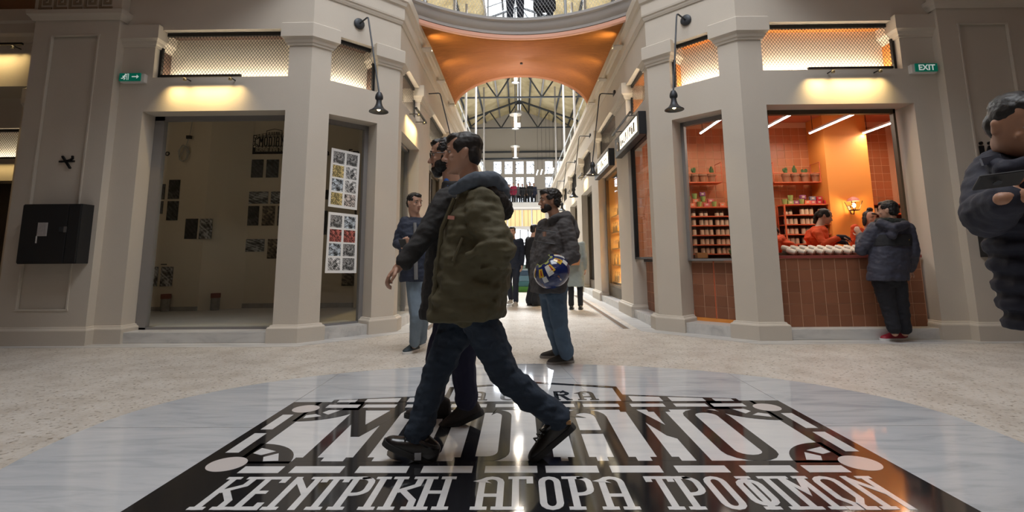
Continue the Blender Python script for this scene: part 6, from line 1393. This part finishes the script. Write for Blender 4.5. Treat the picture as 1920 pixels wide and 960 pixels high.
c = at(1874, 338, Yf-.37); o = MB().obox(c, ((.93, -.30, .10), (.28, .80, -.50), (.1, .48, .86)), (.062, .036, .0045)).build('phone', DARKBOX, bevel=.004); tag(o, 'black phone in the hand of the man in the navy padded coat', 'phone')
MB().lathe([(.012, -.001), (.012, .002)], c+Vector((-.02, -.012, -.006))+Vector((-.1, -.48, -.86))*.004, 12, (-.1, -.48, -.86)).build('camera_lens', IRON, o)
# --- customer at the counter
Yg = 6.28
P = Pose(flr(1683, 636), .18, 1.71, head=at(1665, 395, Yg), neck=at(1672, 418, Yg), chest=at(1672, 450, Yg), waist=at(1668, 495, Yg), pelvis=at(1666, 522, Yg), shL=at(1640, 430, Yg), elL=at(1616, 468, Yg+.06), wrL=at(1615, 443, Yg+.26), shR=at(1700, 430, Yg), elR=at(1712, 474, Yg-.02), wrR=at(1706, 505, Yg+.16),
    hipL=at(1655, 528, Yg), knL=at(1668, 582, Yg+.02), anL=at(1678, 625, Yg), hipR=at(1680, 528, Yg), knR=at(1690, 582, Yg+.03), anR=at(1697, 625, Yg+.06))
cu, H = person(P, 'customer in a navy hooded jacket and red shoes leaning at the tiled counter', SKIN, .009, Vector((-.62, .75, -.02)), (0, 0, 1), 1.0, hands={'L': ((-.25, .3, .8), (.8, .5, 0), .8)})
CUSJ = cloth('slate_navy_jacket_cloth', (.040, .042, .065), .7, .25, 22)
def cex(mb): limb(mb, [at(1650, 418, Yg-.10), at(1674, 428, Yg-.17), at(1698, 420, Yg-.10)], [.05, .06, .05]); limb(mb, [at(1672, 440, Yg-.15), at(1674, 430, Yg-.16)], [.06, .05])
cj = jacket(P, cu, CUSJ, [(at(1664, 526, Yg), .235, .15, .15), (at(1665, 505, Yg), .24, .155, .155), (at(1669, 470, Yg), .235, .155, .15), (at(1671, 445, Yg), .225, .145, .14), (at(1672, 428, Yg), .18, .11, .12), (at(1671, 415, Yg), .09, .08, .08)], sl=(.090, .088, .078, .06), vox=.009, wr=(.010, 11, 1.5), extra=cex)
BLKY = cloth('black_yoke_cloth', (.014, .014, .017), .8); mb = MB(); trunk(mb, [(at(1670, 462, Yg), P.x, P.y, .242, .1, .160), (at(1671, 448, Yg), P.x, P.y, .238, .1, .156), (at(1672, 440, Yg), P.x, P.y, .228, .1, .146)]); skinned(mb, 'black_yoke', BLKY, cj, .009, 3)
ym = at(1701, 451, Yg-.13); F = lambda x, z, y: (ym.x+x, ym.y-y+x*.2, ym.z+z); MB().ribbon([(-.03, .0), (-.018, .012), (-.006, -.004), (.008, .012), (.018, 0), (.03, .012)], .007, -.004, .004, F).build('yellow_mark', mat('yellow_embroidery', (.45, .28, .04), .6), cj)
mb = MB(); limb(mb, [at(1648, 415, Yg+.06), at(1660, 416, Yg-.09), at(1680, 418, Yg-.09), at(1692, 416, Yg+.05)], [.045, .055, .055, .045]); skinned(mb, 'scarf', cloth('black_green_scarf', (.012, .018, .016), .9, .5, 50), cu, .009, 3, (.008, 25, 1))
hair(H, cu, HAIRB, [(0, -.012, .052, .085, .10, .078), (0, -.045, .0, .081, .062, .08), (0, .05, .088, .058, .045, .030), (.056, .0, .045, .028, .06, .045), (-.056, .0, .045, .028, .06, .045)], .007)
trousers(P, cu, cloth('black_navy_trousers', (.014, .015, .022), .9), .030, .009, .055, (.009, 12, 1.4))
RED = mat('red_sneaker', (.32, .012, .03), .5); shoe(cu, flr(1683, 638), (-.96, -.12, 0), (0, 0, 1), RED, WHITE, 1.12); shoe(cu, flr(1702, 636)+Vector((0, .01, 0)), (-.8, -.3, 0), (0, 0, 1), RED, WHITE, 1.1)
# --- shop staff in orange jumpers
SWEAT = cloth('orange_sweatshirt', (.72, .085, .015), .85, .2, 22)
Yh = 7.62
P = Pose((at(1540, 460, Yh).x, Yh, ZS), -1.25, 1.62, head=at(1546, 406, Yh), neck=at(1535, 424, Yh), chest=at(1530, 446, Yh), shL=at(1524, 436, Yh+.14), elL=at(1540, 462, Yh+.10), wrL=at(1572, 452, Yh-.15), shR=at(1532, 436, Yh-.14), elR=at(1545, 458, Yh-.26), wrR=at(1576, 444, Yh-.34))
st1, H = person(P, 'young woman with a ponytail in an orange jumper working behind the counter', SKIN, .009, Vector((.86, -.35, -.30)), (0, 0, 1), .95, hands={'R': ((.9, -.1, -.3), (0, 0, -1), .7), 'L': ((.9, -.2, -.3), (0, 0, -1), .7)})
def stj(P, par, Y): return jacket(P, par, SWEAT, [(P.pelvis, .18, .12, .12), (P.waist, .175, .12, .115), (P.chest, .18, .125, .115), ((P.chest+P.neck)/2+Vector((0, 0, .02)), .15, .095, .10), (P.neck, .075, .065, .065)], sl=(.066, .062, .056, .048), vox=.009, wr=(.008, 12, 1.4), name='jumper', cuff=.03)
stj(P, st1, Yh); trousers(P, st1, cloth('black_denim', (.012, .012, .014)), .014, .012)
hair(H, st1, HAIRD, [(0, -.015, .05, .081, .098, .075), (0, -.05, .01, .077, .055, .06), (0, -.11, .02, .022, .03, .03), (0, -.125, -.04, .025, .025, .06), (0, -.115, -.10, .022, .022, .05), (.056, .01, .03, .026, .055, .05), (-.056, .01, .03, .026, .055, .05)], .007, (.003, 60, 1))
for k_, sd in enumerate('LR'):
    w_ = P.j['wr'+sd]; mb = MB(); limb(mb, [w_-Vector((.03, 0, 0)), w_+Vector((.05, -.01, -.012)), w_+Vector((.10, -.02, -.03))], [.034, .040, .026]); limb(mb, [w_+Vector((.06, -.04, -.01)), w_+Vector((.10, -.05, -.04))], [.014, .01]); limb(mb, [w_+Vector((.08, 0, -.03)), w_+Vector((.135, -.02, -.06))], [.013, .009]); limb(mb, [w_+Vector((.08, .02, -.03)), w_+Vector((.13, .01, -.065))], [.012, .009]); skinned(mb, 'glove', BLKY, st1, .007, 2)
shoe(st1, (P.j['anR'].x, P.j['anR'].y, ZS), P.y, (0, 0, 1), BLK, SOLEB); shoe(st1, (P.j['anL'].x, P.j['anL'].y, ZS), P.y, (0, 0, 1), BLK, SOLEB)
Yi = 7.75
P = Pose((at(1628, 460, Yi).x, Yi, ZS), PI+.1, 1.60, head=at(1631, 410, Yi), neck=at(1627, 432, Yi), chest=at(1626, 458, Yi))
st2, H = person(P, 'young woman with fringe and hair bun in an orange jumper facing the customer', SKIN, .009, Vector((.18, -.95, -.06)), (.12, 0, 1), .95)
stj(P, st2, Yi); trousers(P, st2, cloth('black_denim', (.012, .012, .014)), .014, .012)
hair(H, st2, HAIRB, [(0, -.025, .055, .083, .092, .074), (0, -.055, .0, .08, .05, .08), (0, -.01, .145, .045, .045, .035), (.077, -.02, -.04, .016, .04, .09), (-.077, -.02, -.04, .016, .04, .09), (0, .072, .072, .052, .020, .022)], .007, (.004, 55, 1))
shoe(st2, (P.j['anR'].x, P.j['anR'].y, ZS), P.y, (0, 0, 1), BLK, SOLEB); shoe(st2, (P.j['anL'].x, P.j['anL'].y, ZS), P.y, (0, 0, 1), BLK, SOLEB)
Yj = 7.80
P = Pose((at(1470, 460, Yj).x+.1, Yj, ZS), 1.35, 1.60, head=at(1449, 436, Yj), neck=at(1458, 446, Yj), chest=at(1468, 456, Yj), waist=at(1485, 470, Yj), shL=at(1458, 452, Yj-.15), elL=at(1452, 478, Yj-.2), wrL=at(1440, 490, Yj-.1), shR=at(1462, 452, Yj+.15), elR=at(1455, 478, Yj+.2), wrR=at(1442, 490, Yj+.1))
st3, H = person(P, 'shop worker in an orange jumper bending down behind the counter next to the pillar', SKIN, .01, Vector((-.75, -.1, -.65)), (-.5, 0, 1), .95)
jacket(P, st3, SWEAT, [(P.pelvis, .18, .13, .14), (P.waist, .18, .13, .14), (P.chest, .19, .13, .14), (P.neck, .09, .08, .08)], sl=(.066, .062, .056, .048), vox=.01, name='jumper'); trousers(P, st3, cloth('black_denim', (.012, .012, .014)), .014, .012)
hair(H, st3, HAIRB, SHORT+[(0, -.09, .05, .04, .04, .04)], .009); shoe(st3, (P.j['anR'].x, P.j['anR'].y, ZS), P.y, (0, 0, 1), BLK, SOLEB); shoe(st3, (P.j['anL'].x, P.j['anL'].y, ZS), P.y, (0, 0, 1), BLK, SOLEB)
# --- passers-by further down the passage
def walker(px, py, yaw, h, label, coat, legs_, hr, hem=.80, hf=None, sh_=BLK, sole=SOLEB, vox=.012, zb=0, Y=None, longhair=False, flare=0, blobs=None, step=.0, grp=None, sleeves=True, wide=1.0):
    loc = flr(px, py) if Y is None else Vector((at(px, py, Y).x, Y, zb))
    ov = {}
    y_ = Vector((-math.sin(yaw), math.cos(yaw), 0)); x_ = Vector((math.cos(yaw), math.sin(yaw), 0)); k = h/1.75
    if step:
        for sd, e in (('L', 1), ('R', -1)):
            b_ = BASE['an'+sd]; ov['an'+sd] = loc+x_*b_[0]*k+y_*(e*step-.02)+Vector((0, 0, .085 if e > 0 else .11)); ov['kn'+sd] = loc+x_*b_[0]*k+y_*(e*step*.55+.05)+Vector((0, 0, .50*k))
    P = Pose(loc, yaw, h, **ov)
    r, H = person(P, label, SKIN, vox, hf or P.y, facial=vox < .013, group=grp)
    hz = hem*k+loc.z
    jacket(P, r, coat, [(Vector((loc.x, loc.y, hz)), .205*k*wide, .15*k, .15*k), (P.pelvis, .19*k*wide, .14*k, .14*k), (P.waist, .18*k*wide, .13*k, .125*k), (P.chest, .195*k*wide, .135*k, .13*k), ((P.chest+P.neck)/2+Vector((0, 0, .02)), .165*k, .10*k, .105*k), (P.neck, .08*k, .075*k, .075*k)], vox=vox, wr=(.008, 11, 1.4), name='coat')
    trousers(P, r, legs_, .016, vox, .02, (.006, 12, 1), flare)
    hair(H, r, hr, blobs or (SHORT+([(0, -.06, -.08, .075, .045, .09)] if longhair else [])), max(.009, vox*.8))
    for sd in 'LR': a_ = P.j['an'+sd]; shoe(r, (a_.x, a_.y, max(loc.z, a_.z-.087)), P.y, (0, 0, 1), sh_, sole)
    return r, P, H
COATG = cloth('pale_grey_green_coat', (.27, .31, .30), .9, .2, 20); BLKC = cloth('black_coat_cloth', (.012, .013, .017), .9, .2, 20)
wb, P, H = walker(1080, 580, -.15, 1.58, 'woman in a pale grey coat with a tan backpack, seen from behind in the passage', COATG, BLKC, HAIRB, hem=.50, longhair=False, blobs=SHORT+[(0, -.1, .02, .03, .04, .05), (.02, -.115, -.06, .02, .02, .08)])
TAN = cloth('tan_suede', (.42, .20, .095), .85, .2, 30); c = P.chest-P.y*.21+Vector((-.04, 0, -.10)); bpk = thing('backpack', 'tan drawstring backpack on the woman in the pale grey coat', 'backpack', c)
mb = MB(); trunk(mb, [(c+Vector((0, 0, -.19)), P.x, P.y, .14, .06, .07), (c+Vector((0, 0, -.08)), P.x, P.y, .155, .07, .085), (c+Vector((0, 0, .08)), P.x, P.y, .13, .065, .075), (c+Vector((0, 0, .19)), P.x, P.y, .075, .045, .05), (c+Vector((0, 0, .21)), P.x, P.y, .07, .04, .045)]); skinned(mb, 'bag_body', TAN, bpk, .01, 3)
for e in (-1, 1): MB().tube([c+P.x*e*.07+P.y*.03+Vector((0, 0, .18)), c+P.x*e*.10+P.y*.12+Vector((0, 0, .25))], .014, 6).build('strap', TAN, bpk)
NAVC = cloth('dark_navy_coat', (.013, .017, .030), .9, .2, 20); CREAMS = mat('cream_sneaker', (.42, .38, .33), .6)
walker(962, 572, 2.9, 1.72, 'person in dark navy clothes and cream sneakers walking down the passage', NAVC, NAVC, HAIRB, sh_=CREAMS, sole=CREAMS, step=.16)
walker(1002, 573, -1.0, 1.76, 'man in a black hooded coat and wide black trousers beside the grey jacket', BLKC, BLKC, HAIRB, flare=.06, hf=Vector((.8, .4, 0)), wide=1.12)
# --- two people leaning on the round balcony above, seen from below
walker(966, 20, PI, 1.75, 'person in dark blue jeans standing at the round balcony rail above the arch', BLKC, NAVC, HAIRB, Y=9.42, zb=5.32, vox=.012, hem=.85)
walker(1021, 20, PI, 1.72, 'person in black clothes standing at the round balcony rail, right of the blue jeans', BLKC, BLKC, HAIRD, Y=9.30, zb=5.32, vox=.012, hem=.45, wide=1.1)
# --- small crowd on the far balcony
CR_ = [('crimson', (.30, .02, .06)), ('black', (.012, .012, .015)), ('navy', (.015, .02, .05)), ('charcoal', (.03, .03, .035)), ('brown', (.06, .035, .02)), ('grey', (.12, .12, .13))]
for k_, (px, ci, yaw, lab) in enumerate(((948, 3, PI, 'person in charcoal, leftmost of the far balcony crowd'), (955, 2, 2.6, 'person in navy on the far balcony, left of the crimson coat'), (963, 0, 3.0, 'person in a crimson coat on the far balcony'), (972, 5, PI, 'person in grey on the far balcony, right of the crimson coat'), (980, 1, 2.8, 'person in black on the far balcony under the middle window'), (988, 4, 3.3, 'person in brown on the far balcony, left of a pair in black'), (994, 1, 3.0, 'person in black on the far balcony, left one of a pair'), (1001, 2, 3.4, 'rightmost person in navy on the far balcony'))):
    nm, col = CR_[ci]; walker(px, 380, yaw, 1.6+.03*(k_ % 4)*1.5, lab, cloth(nm+'_crowd_coat', col), BLKC, HAIRB if k_ % 2 else HAIRD, Y=38.75+.62*(k_ % 2), zb=5.1, vox=.028, hem=.75, grp='people on the far balcony')
